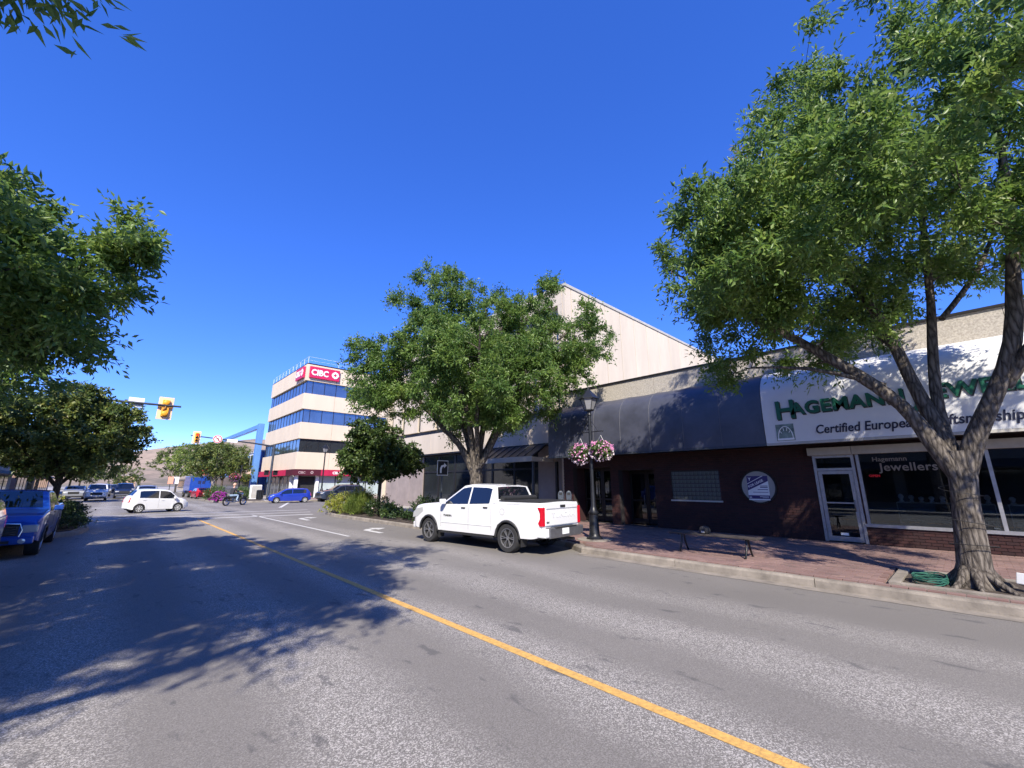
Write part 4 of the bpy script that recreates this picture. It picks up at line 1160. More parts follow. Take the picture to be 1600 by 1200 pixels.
# buildings glimpsed on the left and far down the street
def shop_block(label, x0, x1, y0, y1, h, col, face, mname):
    b = thing('shop_block', label, 'building', (0, 0, 0))
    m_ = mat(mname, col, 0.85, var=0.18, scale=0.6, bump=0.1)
    box('wall', (x0, x1, y0, y1, 0.1, h), m_, b)
    xf = x1 if face > 0 else x0
    box('cornice', (x0 - .15, x1 + .15, y0 - .15, y1 + .15, h, h + .25), M_CREAMMETAL, b)
    y_ = y0 + .6
    while y_ < y1 - 2.6:
        w = box('window', (xf - .04, xf + .05, y_, y_ + 2.4, .5, 2.7), M_DKMETAL, b)
        box('pane', (xf + (.05 if face > 0 else -.06), xf + (.06 if face > 0 else -.04), y_ + .1, y_ + 2.3, .6, 2.6), M_DARKGLASS, w)
        if h > 6:
            w = box('window', (xf - .04, xf + .05, y_ + .5, y_ + 1.9, 4.2, 5.7), M_WHITE, b)
            box('pane', (xf + (.05 if face > 0 else -.06), xf + (.06 if face > 0 else -.04), y_ + .58, y_ + 1.82, 4.28, 5.62), M_DARKGLASS, w)
        y_ += 3.0
    MB().prism([(xf, 3.3), (xf + 1.3 * face, 2.8), (xf + 1.3 * face, 2.72), (xf, 3.1)], 'y', y0 + .3, y1 - .3).build('awning', mat(mname + '_awning', tuple(c * .3 for c in col), 0.8), b)
    return b
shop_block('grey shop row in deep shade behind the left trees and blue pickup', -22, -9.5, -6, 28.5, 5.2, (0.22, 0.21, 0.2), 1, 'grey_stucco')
shop_block('two storey pale shop row past the crossing on the left', -24, -9.5, 51, 84, 6.6, (0.35, 0.33, 0.30), 1, 'pale_stucco')
shop_block('distant brick coloured shop row on the left of the far street', -24, -9.5, 88, 130, 7.2, (0.3, 0.2, 0.16), 1, 'rust_stucco')
shop_block('distant tan shop row on the right of the far street', 16, 40, 118, 180, 6.4, (0.38, 0.31, 0.24), -1, 'tan_stucco')
shop_block('small peach building closing the far end of the street', 3, 9, 300, 310, 6, (0.5, 0.33, 0.22), -1, 'peach_stucco')

# ------------------------------------------------------------------ vehicles
def lerp(pts, v):
    if v <= pts[0][0]: return pts[0][1]
    for (a, za), (b, zb) in zip(pts, pts[1:]):
        if v <= b:
            t = (v - a) / (b - a) if b > a else 0
            return za + (zb - za) * t
    return pts[-1][1]
WHEEL_CACHE = {}
def wheel_meshes(r, w, style, spokes, m_rim):
    key = (r, w, style, spokes, m_rim.name)
    if key in WHEEL_CACHE: return WHEEL_CACHE[key]
    rr = r * (0.66 if style != 'small' else 0.62)
    t = MB(); t.lathe([(rr, -w / 2), (r * .93, -w / 2 * 1.02), (r * .985, -w * .40), (r, -w * .2), (r, w * .2), (r * .985, w * .40), (r * .93, w / 2 * 1.02), (rr, w / 2)], 36, axis='x', cap=False)
    tyre = t.mesh('tyre', M_RUBBER, smooth=35)
    b = MB(); b.lathe([(rr, -w * .3), (rr * .98, w * .46), (rr * .92, w * .47), (rr * .90, w * .30), (0.001, w * .12)], 36, axis='x', cap=False)
    back = b.mesh('barrel', M_PLASTIC if style != 'cover' else m_rim, smooth=35)
    s = MB(); s.lathe([(rr * 1.0, w * .44), (rr * 1.0, w * .50), (rr * .93, w * .50), (rr * .91, w * .42)], 36, axis='x', cap=False)
    s.lathe([(rr * .2, w * .3), (rr * .2, w * .44), (rr * .12, w * .46), (0.001, w * .46)], 16, axis='x', cap=False)
    for k in range(spokes):
        for off in ((-.10, .10) if style == 'split' else (0,)):
            a = 2 * math.pi * k / spokes
            a2 = a + off * 1.3
            p = [(rr * .15, a - .10), (rr * .95, a2 - .045), (rr * .95, a2 + .045), (rr * .15, a + .10)] if style == 'split' else [(rr * .15, a - .35), (rr * .95, a - .13), (rr * .95, a + .13), (rr * .15, a + .35)]
            poly = [(q * math.cos(t_), q * math.sin(t_)) for q, t_ in p]
            s.prism(poly, 'x', w * .34, w * .45)
    rim = s.mesh('rim', m_rim, smooth=30)
    WHEEL_CACHE[key] = (tyre, back, rim)
    return WHEEL_CACHE[key]
def add_wheels(root, W, r, w, yf, yr, style='split', spokes=6, m_rim=None, inset=.02):
    tyre, back, rim = wheel_meshes(r, w, style, spokes, m_rim or M_RIM)
    for y in (yf, yr):
        for sx in (1, -1):
            t = link('wheel', tyre, root, (sx * (W / 2 - w / 2 - inset), y, r), (0, 0, 0 if sx > 0 else math.pi))
            link('barrel', back, t); link('rim', rim, t)
class Body:
    """car body as a height-field side and a crowned top, all in metres, nose towards +Y"""
    def __init__(s, L, W, top, belt, zb, axles, ra, tumble=.30, plan=(.35, .16), fillet=.07, crown=.05, ends=None, bulge=.03):
        s.L, s.W, s.top, s.belt, s.zb, s.axles, s.ra = L, W, top, belt, zb, axles, ra
        s.tumble, s.plan, s.fillet, s.crown, s.bulge = tumble, plan, fillet, crown, bulge
    def ztop(s, y): return lerp(s.top, y)
    def zbelt(s, y): return lerp(s.belt, y)
    def zlow(s, y):
        z = s.zb
        h = s.L / 2
        e = max(0, abs(y) - (h - .5)) / .5
        z += .10 * e * e
        for ya, r in s.axles:
            d = abs(y - ya)
            if d < s.ra: z = max(z, r + math.sqrt(s.ra ** 2 - d * d) * .98)
        return z
    def hw(s, y, z):
        h = s.L / 2
        w = s.W / 2
        e = max(0, abs(y) - (h - s.plan[0])) / s.plan[0]
        w -= s.plan[1] * e * e
        zt, zbt = s.ztop(y), s.zbelt(y)
        if z > zbt: w -= s.tumble * (z - zbt)
        m = (s.zb + zbt) / 2 + .08
        w -= s.bulge * ((z - m) / (zbt - s.zb)) ** 2 * 2 if z < zbt else s.bulge * ((zbt - m) / (zbt - s.zb)) ** 2 * 2
        d = zt - z
        if d < s.fillet:
            t = 1 - d / s.fillet
            w -= s.fillet * .8 * (1 - math.sqrt(max(0, 1 - t * t * .96)))
        for ya, r in s.axles:   # gently flared arches
            q = math.hypot(y - ya, z - r)
            if s.ra <= q < s.ra + .14: w += .018 * (1 - (q - s.ra) / .14)
        return w
    def topz(s, y, u):
        return s.ztop(y) + s.crown * (1 - u * u)
    def stations(s):
        h = s.L / 2
        S = set(np.linspace(-h, h, 96).round(4))
        for ya, r in s.axles:
            for k in range(-8, 9): S.add(round(ya + s.ra * math.sin(rad(k * 90 / 8.0)), 4))
        for y, _ in s.top: S.add(round(max(-h, min(h, y)), 4))
        return sorted(S)
    def build(s, root, m, name='body'):
        b = MB(); S = s.stations(); NV, NU = 14, 9
        for side in (1, -1):
            rows = []
            for y in S:
                z0, z1 = s.zlow(y), s.ztop(y)
                zs = [z0 + (z1 - z0) * (1 - (1 - k / NV) ** 1.5) for k in range(NV + 1)]
                rows.append([(side * s.hw(y, z), y, z) for z in zs])
            b.grid(rows)
        rows = []
        for y in S:
            w = s.hw(y, s.ztop(y))
            rows.append([(w * (-1 + 2 * k / (NU - 1)), y, s.topz(y, -1 + 2 * k / (NU - 1))) for k in range(NU)])
        b.grid(rows)
        for y in (S[0], S[-1]):
            rows = []
            z0, z1 = s.zlow(y), s.ztop(y)
            for k in range(NV + 1):
                z = z0 + (z1 - z0) * (1 - (1 - k / NV) ** 1.5); w = s.hw(y, z)
                rows.append([(w * (-1 + 2 * q / 8), y, z if k < NV else s.topz(y, -1 + 2 * q / 8)) for q in range(9)])
            b.grid(rows)
        o = b.build(name, m, root, smooth=42, merge=True)
        f = MB(); h = s.L / 2
        f.box(-s.W / 2 + .12, s.W / 2 - .12, -h + .2, h - .2, s.zb - .02, s.zb + .25)
        for ya, r in s.axles: f.box(-s.W / 2 + .10, s.W / 2 - .10, ya - s.ra, ya + s.ra, s.zb, r + s.ra * .6)
        f.build('underbody', M_PLASTIC, root)
        return o
    def side_glass(s, root, y0, y1, m=None, lo=.03, hi=.10, name='side_window', slant=(0, 0)):
        for side in (1, -1):
            rows = []
            for k in range(13):
                y = y0 + (y1 - y0) * k / 12
                z0, z1 = s.zbelt(y) + lo, s.ztop(y) - hi
                z1 = max(z1, z0 + .01)
                rows.append([(side * (s.hw(y, z) + .006), y + slant[0] * (z - z0) * (1 - k / 12) + slant[1] * (z - z0) * (k / 12), z) for z in [z0 + (z1 - z0) * q / 4 for q in range(5)]])
            MB().grid(rows).build(name, m or M_CARGLASS, root, smooth=60)
    def top_glass(s, root, y0, y1, um=.86, name='windshield', m=None, off=.008):
        rows = []
        dz = (s.ztop(y1) - s.ztop(y0)); dy = y1 - y0; l = math.hypot(dz, dy)
        ny, nz = -dz / l, dy / l
        for k in range(7):
            y = y0 + (y1 - y0) * k / 6
            w = s.hw(y, s.ztop(y)) * um
            rows.append([(w * (-1 + 2 * q / 6), y + ny * off, s.topz(y, um * (-1 + 2 * q / 6)) + nz * off) for q in range(7)])
        MB().grid(rows).build(name, m or M_CARGLASS, root, smooth=60)
    def seam(s, root, y, z0=None, z1=None, m=None):
        z0 = z0 or s.zb + .1; z1 = z1 or s.zbelt(y)
        for side in (1, -1):
            b = MB(); b.tube([(side * (s.hw(y, z) + .001), y, z) for z in [z0 + (z1 - z0) * k / 6 for k in range(7)]], .004, 4)
            b.build('door_seam', m or M_PLASTIC, root)
def side_bits(B, root, m, handles, mirror_y, lens=None):
    for side in (1, -1):
        for y in handles:
            z = B.zbelt(y) - .10
            box('door_handle', (side * (B.hw(y, z) + .0), side * (B.hw(y, z) + .03), y - .09, y + .09, z - .016, z + .016), m, root, bevel=.006)
        z = B.zbelt(mirror_y) + .02; w = B.hw(mirror_y, z)
        mm = MB(); mm.box(side * (w + .05), side * (w + .25), mirror_y - .06, mirror_y + .07, z + .0, z + .17)
        mo = mm.build('mirror', m, root, bevel=.03)
        MB().tube([(side * (w - .02), mirror_y, z - .01), (side * (w + .1), mirror_y, z + .05)], .025, 6).build('mirror_arm', M_PLASTIC, mo)
def lens_box(root, name, dims, m, bevel=.02):
    return box(name, dims, m, root, bevel=bevel)

def hatchback(label, loc, rz, m, L=3.9, W=1.66, H=1.48, group=None, name='hatchback_car', rimm=None, scale=None, style='wide'):
    root = thing(name, label, 'car', loc, rz, group, scale)
    h = L / 2
    top = [(-h, .80), (-h + .05, .98), (-h + .14, 1.10), (-h + .42, H - .06), (-h + .75, H - .01), (-.2, H), (.25, H - .03), (.55, H - .10), (h - .78, .98), (h - .5, .92), (h - .2, .80), (h - .06, .68), (h, .58)]
    belt = [(-h, 1.0), (0, .93), (h - .8, .88), (h, .60)]
    B = Body(L, W, top, belt, .22, [(h - .72, .30), (-h + .62, .30)], .345, tumble=.26, plan=(.5, .22), crown=.04)
    B.build(root, m)
    B.side_glass(root, -.10, h - 1.0, hi=.085); B.side_glass(root, -h + .55, -.17, hi=.085)
    B.top_glass(root, .56, h - .82); B.top_glass(root, -h + .17, -h + .41, name='rear_window')
    B.seam(root, -.13); B.seam(root, h - 1.02)
    side_bits(B, root, m, (.1, -h + .85), h - 1.05)
    add_wheels(root, W, .30, .19, h - .72, -h + .62, style, 8, rimm or M_RIM)
    for sx in (1, -1):
        w = B.hw(h - .18, .66)
        MB().prism([(h - .52, .80), (h - .14, .62), (h - .10, .70), (h - .45, .88)], 'x', sx * (w - .16), sx * (w + .02)).build('headlight', M_HEAD, root, bevel=.01)
        w = B.hw(-h + .06, .95)
        MB().prism([(-h - .012, .72), (-h + .14, .78), (-h + .22, 1.05), (-h + .06, 1.03)], 'x', sx * (w - .16), sx * (w + .016)).build('tail_light', M_TAIL, root, bevel=.01)
    box('grille', (-W * .28, W * .28, h - .03, h + .012, .34, .50), M_PLASTIC, root, bevel=.01)
    box('licence_plate', (-.15, .15, -h - .015, -h + .02, .60, .70), M_WHITE, root)
    return root
def suv(label, loc, rz, m, L=4.6, W=1.86, H=1.72, group=None, name='sport_utility_car', scale=None):
    root = thing(name, label, 'car', loc, rz, group, scale)
    h = L / 2
    top = [(-h, .95), (-h + .06, 1.08), (-h + .14, 1.16), (-h + .34, H - .07), (-h + .7, H - .01), (-.1, H), (.35, H - .05), (1.05, 1.13), (h - .35, 1.03), (h - .10, .92), (h, .76)]
    belt = [(-h, 1.12), (0, 1.06), (h - 1.1, 1.05), (h, .8)]
    B = Body(L, W, top, belt, .28, [(h - .86, .36), (-h + .86, .36)], .41, tumble=.26, plan=(.4, .16))
    B.build(root, m)
    B.side_glass(root, -.05, 1.0); B.side_glass(root, -1.05, -.12); B.side_glass(root, -h + .42, -1.12)
    B.top_glass(root, .38, 1.02); B.top_glass(root, -h + .17, -h + .33, name='rear_window')
    B.seam(root, -.08); B.seam(root, -1.08); B.seam(root, 1.03)
    side_bits(B, root, m, (.15, -.9), .98)
    add_wheels(root, W, .36, .23, h - .86, -h + .86, 'wide', 5, M_RIM)
    for sx in (1, -1):
        lens_box(root, 'headlight', (sx * .50, sx * .84, h - .24, h - .02, .78, .92), M_HEAD)
        lens_box(root, 'tail_light', (sx * .68, sx * .86, -h - .01, -h + .2, .85, 1.10), M_TAIL)
    box('grille', (-.46, .46, h - .06, h + .01, .60, .88), M_PLASTIC, root, bevel=.02)
    box('bumper', (-.8, .8, h - .1, h + .03, .36, .50), M_STEEL, root, bevel=.03)
    box('licence_plate', (-.15, .15, -h - .015, -h + .02, .70, .80), M_WHITE, root)
    for sx in (.62, -.62): MB().tube([(sx, -h + .6, H + .02), (sx, -h + .7, H + .07), (sx, .1, H + .07), (sx, .2, H + .03)], .018, 6).build('roof_rail', M_PLASTIC, root)
    return root
def pickup(label, loc, rz, m, scale=None, front=False, name='pickup_truck'):
    root = thing(name, label, 'pickup', loc, rz, None, scale)
    L, W = 5.90, 2.02; h = L / 2
    yc0, yc1 = -h + 1.78, h - 1.62      # back of cab, base of windshield
    rail = 1.42
    top = [(-h, rail), (yc0 - .03, rail), (yc0, rail + .01), (yc0 + .16, 1.88), (yc0 + .42, 1.925), (0.1, 1.945), (.42, 1.90), (yc1 - .12, 1.40), (yc1, 1.345), (h - .55, 1.27), (h - .2, 1.20), (h - .06, 1.10), (h, .92)]
    belt = [(-h, 1.36), (yc0, 1.36), (0.0, 1.31), (yc1, 1.27), (h - .3, 1.18), (h, .95)]
    ax = [(h - .97, .41), (-h + 1.25, .41)]
    B = Body(L, W, top, belt, .44, ax, .475, tumble=.34, plan=(.28, .10), fillet=.06, crown=.03, bulge=.022)
    B.build(root, m)
    B.side_glass(root, .02, yc1 - .16, lo=.02, hi=.085); B.side_glass(root, yc0 + .22, -.05, lo=.02, hi=.085)
    B.top_glass(root, .44, yc1 - .10, um=.88); B.top_glass(root, yc0 + .02, yc0 + .15, um=.88, name='rear_window')
    for y in (-.015, yc1 + .02, yc0 + .14): B.seam(root, y, .55, B.zbelt(y) + .0, mat('grey_panel_gap', (0.10, 0.10, 0.105), .8))
    side_bits(B, root, m, (.22, yc0 + .38), yc1 - .22)
    for o in [c for c in root.children if c.name.startswith('door_handle')]: o.data.materials[0] = M_PLASTIC
    add_wheels(root, W, .41, .28, ax[0][0], ax[1][0], 'split', 6, M_RIM, inset=.0)
    for ya, r in ax:                      # dark arch trims
        for sx in (1, -1):
            pts = []
            for k in range(19):
                a = rad(-8 + 196 * k / 18)
                y, z = ya + .475 * math.cos(a), r + .475 * math.sin(a)
                z = max(z, .42)
                pts.append((sx * (B.hw(y, max(z, .46)) + .004), y, z))
            MB().tube(pts, .038, 6).build('arch_trim', M_PLASTIC, root, smooth=60)
            box('mud_flap', (sx * .74, sx * .98, ya - .53, ya - .50, .20, .55), M_PLASTIC, root)
    for sx in (1, -1):
        MB().tube([(sx * (B.hw(y, .70) + .002), y, .70) for y in np.linspace(ax[1][0] + .62, ax[0][0] - .62, 12)], .011, 5).build('door_crease', m, root, smooth=60)
        MB().tube([(sx * (B.hw(y, 1.37) + .001), y, 1.37) for y in np.linspace(yc0 + .05, -h + .15, 10)], .005, 4).build('rail_cap', M_PLASTIC, root)
    MB().tube([(-(B.hw(yc0 - .32 + .09 * math.cos(a), 1.14 + .09 * math.sin(a)) + .001), yc0 - .32 + .09 * math.cos(a), 1.14 + .09 * math.sin(a)) for a in [rad(15 * k) for k in range(25)]], .004, 4).build('fuel_flap', MATS['grey_panel_gap'], root)
    # load bed: black cover, inner walls hidden beneath it
    box('bed_cover', (-.84, .84, -h + .10, yc0 - .03, rail + .02, rail + .055), M_PLASTIC, root, bevel=.012)
    MB().tube([(-.82, yc0 - .16, rail + .10), (.82, yc0 - .16, rail + .10)], .085, 12).build('rolled_cover', M_PLASTIC, root, smooth=40)
    # tailgate
    tg = box('tailgate', (-.83, .83, -h - .035, -h + .03, .80, rail + .01), m, root, bevel=.022)
    box('tailgate_spoiler', (-.80, .80, -h - .055, -h - .02, rail - .16, rail - .02), m, tg, bevel=.018)
    box('tailgate_handle', (-.13, .13, -h - .07, -h - .04, rail - .13, rail - .055), M_PLASTIC, tg, bevel=.012)
    if not front:
        text('TUNDRA', .20, mat('white_emboss', (0.62, 0.62, 0.62), .5), tg, (-.52, -h - .036, 1.02), (1, 0, 0), (0, 0, 1), extrude=.006, bold=.006, sx=1.35, spacing=1.1)
        text('4x4', .085, M_PLASTIC, tg, (-.78, -h - .036, .87), (1, 0, 0), (0, 0, 1), extrude=.004, bold=.003)
        for sx in (-1, 1):
            y0 = yc1 - .12
            text('TUNDRA', .085, M_PLASTIC, root, (sx * (B.hw(y0 - .2, .92) + .004), y0 if sx < 0 else y0 - .55, .90), (0, -1 if sx < 0 else 1, 0), (0, 0, 1), name='badge', extrude=.003, bold=.003, sx=1.2)
    for sx in (1, -1):
        MB().prism([(-h - .03, .80), (-h + .06, .80), (-h + .12, .88), (-h + .05, 1.0), (-h + .05, 1.18), (-h + .14, 1.31), (-h - .03, 1.31)], 'x', sx * .835, sx * (B.hw(-h + .1, 1.0) + .018)).build('tail_light', M_TAIL, root, bevel=.012)
        box('bumper_corner', (sx * .62, sx * .99, -h - .13, -h + .30, .50, .74), m if sx < 0 and not front else M_STEEL, root, bevel=.03)
    bp = box('rear_bumper', (-.80, .80, -h - .17, -h + .02, .47, .76), M_STEEL, root, bevel=.035)
    box('step_pad', (-.55, .55, -h - .175, -h + .0, .725, .77), M_PLASTIC, bp, bevel=.01)
    box('licence_plate', (-.20, .12, -h - .185, -h - .168, .56, .72), M_WHITE, bp)
    box('running_board', (-.99, -.86, ax[1][0] + .6, ax[0][0] - .6, .36, .42), M_PLASTIC, root); box('running_board', (.86, .99, ax[1][0] + .6, ax[0][0] - .6, .36, .42), M_PLASTIC, root)
    MB().tube([(.6, -h + .5, .36), (.6, -h - .04, .36)], .045, 10).build('exhaust_pipe', M_STEEL, root)
    # third brake lamp and nose
    box('brake_lamp', (-.24, .24, yc0 + .155, yc0 + .22, 1.915, 1.945), M_PLASTIC, root, bevel=.008)
    gr = box('grille', (-.62, .62, h - .05, h + .015, .66, .98), M_PLASTIC, root, bevel=.03)
    for k in range(4): box('grille_bar', (-.58, .58, h + .012, h + .022, .70 + k * .07, .72 + k * .07), M_CHROME if front else M_PLASTIC, gr)
    if front:
        MB().tube([(-.64, h + .01, .64), (-.68, h - .01, .82), (-.62, h + .0, 1.0), (0, h + .01, 1.03), (.62, h + .0, 1.0), (.68, h - .01, .82), (.64, h + .01, .64)], .028, 8).build('grille_surround', M_CHROME, gr, smooth=50)
    box('front_bumper', (-.93, .93, h - .16, h + .06, .42, .64), m, root, bevel=.05)
    box('bumper_intake', (-.5, .5, h + .05, h + .066, .46, .54), M_PLASTIC, root)
    for sx in (1, -1):
        if front: box('headlight', (sx * .66, sx * .97, h - .30, h + .012, .74, .97), M_HEAD, root, bevel=.04)
        else: MB().prism([(h - .62, 1.02), (h - .58, 1.16), (h - .22, 1.10), (h - .04, .96), (h - .02, .78), (h - .3, .82)], 'x', sx * .64, sx * (B.hw(h - .25, .95) + .008)).build('headlight', M_HEAD, root, bevel=.015)
        MB().lathe([(.07, -.02), (.07, .03), (.045, .035)], 16, axis='y', c=(sx * .72, h + .05, .52)).build('fog_light', M_HEAD, root, smooth=30)
    return root
K = .892
ca = .102
# white pickup: rear-centre at (8.81, 7.51), nose turned a little towards the road
c_ = Vector((8.81 - math.sin(ca) * 2.95 * K, 7.51 + math.cos(ca) * 2.95 * K))
pickup('white crew cab pickup parked at the right kerb', (c_.x, c_.y, 0), ca, carpaint('white_car_paint', (0.66, 0.66, 0.66), 0.0), (K, K, K))
pickup('blue pickup facing the camera at the left kerb', (-1.98, 18.3, 0), math.pi - .01, carpaint('blue_pickup_paint', (0.012, 0.075, 0.38), 0.35), (.90, .86, .81), front=True)
suv('dark grey car at the left picture edge ahead of the blue pickup', (-2.36, 11.85, 0), math.pi, carpaint('maroon_grey_paint', (0.10, 0.07, 0.075), 0.4), L=4.4, W=1.78, H=1.50, name='parked_car')
dx, dy = 3.73 - 1.0, 35.4 - 34.69
hatchback('white hatchback crossing the junction from left to right', (2.30, 35.9, 0), math.atan2(-dx, dy), MATS['white_car_paint'], L=3.7, W=1.62, H=1.56, rimm=M_RIMW, scale=(.84, .84, .90))
hatchback('bright blue hatchback turning at the far corner before the bank', (12.65, 44.8, 0), math.pi / 2 - .1, carpaint('cobalt_paint', (0.018, 0.05, 0.42), 0.35), L=4.1, W=1.66, H=1.5, rimm=M_RIMW, scale=(.88, .88, .88))
suv('dark blue crossover half hidden behind the yellow shrub', (17.6, 45.0, 0), math.pi / 2 + .05, carpaint('slate_blue_paint', (0.035, 0.05, 0.085), 0.5), H=1.62, name='crossover_car')
suv('white sport utility coming towards us past the crossing', (-1.0, 64.6, 0), math.pi, MATS['white_car_paint'], W=1.75, H=1.72)
suv('dark navy sport utility following the white one in the far street', (1.3, 73.0, 0), math.pi, carpaint('navy_paint', (0.02, 0.028, 0.06), 0.4), H=1.8)
suv('pale silver estate waiting behind the white hatchback', (2.9, 63.0, 0), .0, carpaint('silver_paint', (0.42, 0.43, 0.44), 0.6), H=1.55, name='estate_car')
suv('grey car far down the left lane behind the navy one', (-.8, 84.0, 0), math.pi, carpaint('grey_paint', (0.12, 0.12, 0.13), 0.5), H=1.7, name='distant_car')
suv('silver car far off at the left kerb', (-3.0, 72.0, 0), math.pi, MATS['silver_paint'], H=1.5, name='distant_car')
suv('black car furthest away in the oncoming lane', (.6, 97.0, 0), math.pi, carpaint('black_paint', (0.012, 0.012, 0.014), 0.2), H=1.6, name='distant_car')
hatchback('red hatchback parked in front of the blue box truck', (8.3, 65.6, 0), .05, carpaint('red_paint', (0.45, 0.02, 0.05), 0.2), L=4.3, W=1.76, H=1.42, scale=(.88, .88, .88))
# blue box truck
bt = thing('box_truck', 'blue box truck parked beyond the red hatchback', 'truck', (8.55, 72.8, 0), .03)
M_BTR = carpaint('royal_blue_paint', (0.015, 0.07, 0.42), 0.1)
box('cargo_box', (-1.15, 1.15, -3.0, 1.6, .85, 2.75), M_BTR, bt, bevel=.04)
box('cab', (-1.0, 1.0, 1.65, 3.1, .55, 2.2), M_BTR, bt, bevel=.15)
box('chassis', (-.9, .9, -3.0, 2.9, .45, .84), M_PLASTIC, bt)
MB().quad((-.9, 3.11, 1.35), (.9, 3.11, 1.35), (.85, 3.11, 2.05), (-.85, 3.11, 2.05)).build('windshield', M_CARGLASS, bt)
for sx in (1, -1): box('tail_light', (sx * .85, sx * 1.1, -3.03, -2.99, .7, .82), M_TAIL, bt)
box('rear_door_seam', (-.01, .01, -3.02, -3.0, .9, 2.7), M_PLASTIC, bt)
mat('dark_blue_print', (0.01, 0.02, 0.1), .6)
for x_ in (-.3, .15): box('rear_window', (x_, x_ + .32, -3.015, -3.0, 1.75, 2.15), MATS['dark_blue_print'], bt)  # two plain dark squares stand in for marks on the doors, no glass
add_wheels(bt, 2.2, .40, .26, 2.3, -1.9, 'wide', 5, M_STEEL)

# ------------------------------------------------------------------ motorcycle and rider
mc = thing('motorcycle', 'black and chrome motorcycle crossing the junction with a rider', 'motorcycle', (7.75, 42.2, 0), math.atan2(-1.46, .81), scale=(.98, .98, .98))
for nm, y in (('wheel', -.78), ('wheel', .78)):
    w_ = MB().lathe([(.24, -.06), (.30, -.065), (.33, -.03), (.33, .03), (.30, .065), (.24, .06)], 28, axis='x', cap=False).build(nm, M_RUBBER, mc, smooth=40, loc=(0, y, .33))
    s = MB(); s.lathe([(.245, -.03), (.255, .03)], 28, axis='x', cap=False); s.lathe([(.05, -.06), (.05, .06)], 12, axis='x')
    for k in range(10):
        a = 2 * math.pi * k / 10; s.tube([(0, .04 * math.cos(a), .04 * math.sin(a)), (0, .25 * math.cos(a), .25 * math.sin(a))], .009, 4)
    s.build('rim', M_CHROME, w_, smooth=40)
MB().tube([(0, .78, .33), (0, .52, .98)], .045, 8).build('fork', M_CHROME, mc)
fr = MB(); fr.tube([(0, .52, .95), (0, .35, .55), (0, -.1, .32), (0, -.5, .45), (0, -.78, .33)], .035, 8); fr.tube([(0, .5, .92), (0, -.1, .78), (0, -.55, .66), (0, -.5, .45)], .03, 8); fr.build('frame', M_BLACK, mc, smooth=50)
MB().lathe([(.02, -.30), (.12, -.22), (.165, 0), (.14, .2), (.03, .3)], 14, axis='y', c=(0, .15, .84)).build('fuel_tank', M_BLACK, mc, smooth=60)
en = MB(); en.box(-.17, .17, -.15, .28, .28, .52); en.box(-.12, .12, -.12, .08, .5, .72); en.box(-.12, .12, .1, .3, .5, .72); en.build('engine', M_STEEL, mc, bevel=.04)
MB().tube([(.18, .2, .36), (.2, -.2, .28), (.2, -.95, .34)], .045, 8).build('exhaust_pipe', M_CHROME, mc, smooth=50)
MB().tube([(-.14, -.62, .76), (-.13, -.3, .68), (-.12, .0, .74)], .05, 6)
st_ = MB(); st_.prism([(-.78, .80), (-.42, .70), (-.05, .74), (-.02, .68), (-.5, .60), (-.8, .68)], 'x', -.15, .15); st_.build('seat', M_PLASTIC, mc, bevel=.03)
fd = MB(); fd.tube([(0, -1.12, .42), (0, -1.05, .62), (0, -.85, .70), (0, -.6, .66)], [.06, .09, .1, .08], 8); fd.tube([(0, 1.10, .45), (0, .95, .66), (0, .70, .70)], [.05, .075, .06], 8); fd.build('fender', M_BLACK, mc, smooth=50)
MB().tube([(-.36, .22, 1.10), (-.30, .40, 1.08), (0, .50, 1.0), (.30, .40, 1.08), (.36, .22, 1.10)], .02, 8).build('handlebar', M_CHROME, mc, smooth=50)
MB().lathe([(.03, -.1), (.09, -.04), (.10, .05)], 14, axis='y', c=(0, .62, .92)).build('headlight', M_CHROME, mc, smooth=50)
def skin_body(name, edges, verts, radii, parent, m, root=0, sub=2):
    me = bpy.data.meshes.new(name); me.from_pydata(verts, edges, [])
    o = bpy.data.objects.new(name, me); COL.objects.link(o)
    sk = o.modifiers.new('s', 'SKIN'); sk.use_smooth_shade = True
    for i, r in enumerate(radii):
        v = me.skin_vertices[0].data[i]; v.radius = r if hasattr(r, '__len__') else (r, r)
    me.skin_vertices[0].data[root].use_root = True
    su = o.modifiers.new('u', 'SUBSURF'); su.levels = sub; su.render_levels = sub
    dg = bpy.context.evaluated_depsgraph_get()
    nm = bpy.data.meshes.new_from_object(o.evaluated_get(dg))
    bpy.data.objects.remove(o)
    nm.materials.clear(); nm.materials.append(m)
    nm.polygons.foreach_set('use_smooth', [True] * len(nm.polygons))
    return link(name, nm, parent)
M_SKIN = mat('skin', (0.52, 0.32, 0.24), .6)
M_JEANS = mat('pale_denim', (0.30, 0.40, 0.52), .9, var=.2, scale=8)
M_SHIRT = mat('black_jacket_cloth', (0.02, 0.02, 0.024), .85)
M_HAIR = mat('light_helmet_shell', (0.50, 0.30, 0.20), .4)
rd = thing('person', 'rider in black top and pale jeans seated on the motorcycle', 'person', mc.location, mc.rotation_euler[2])
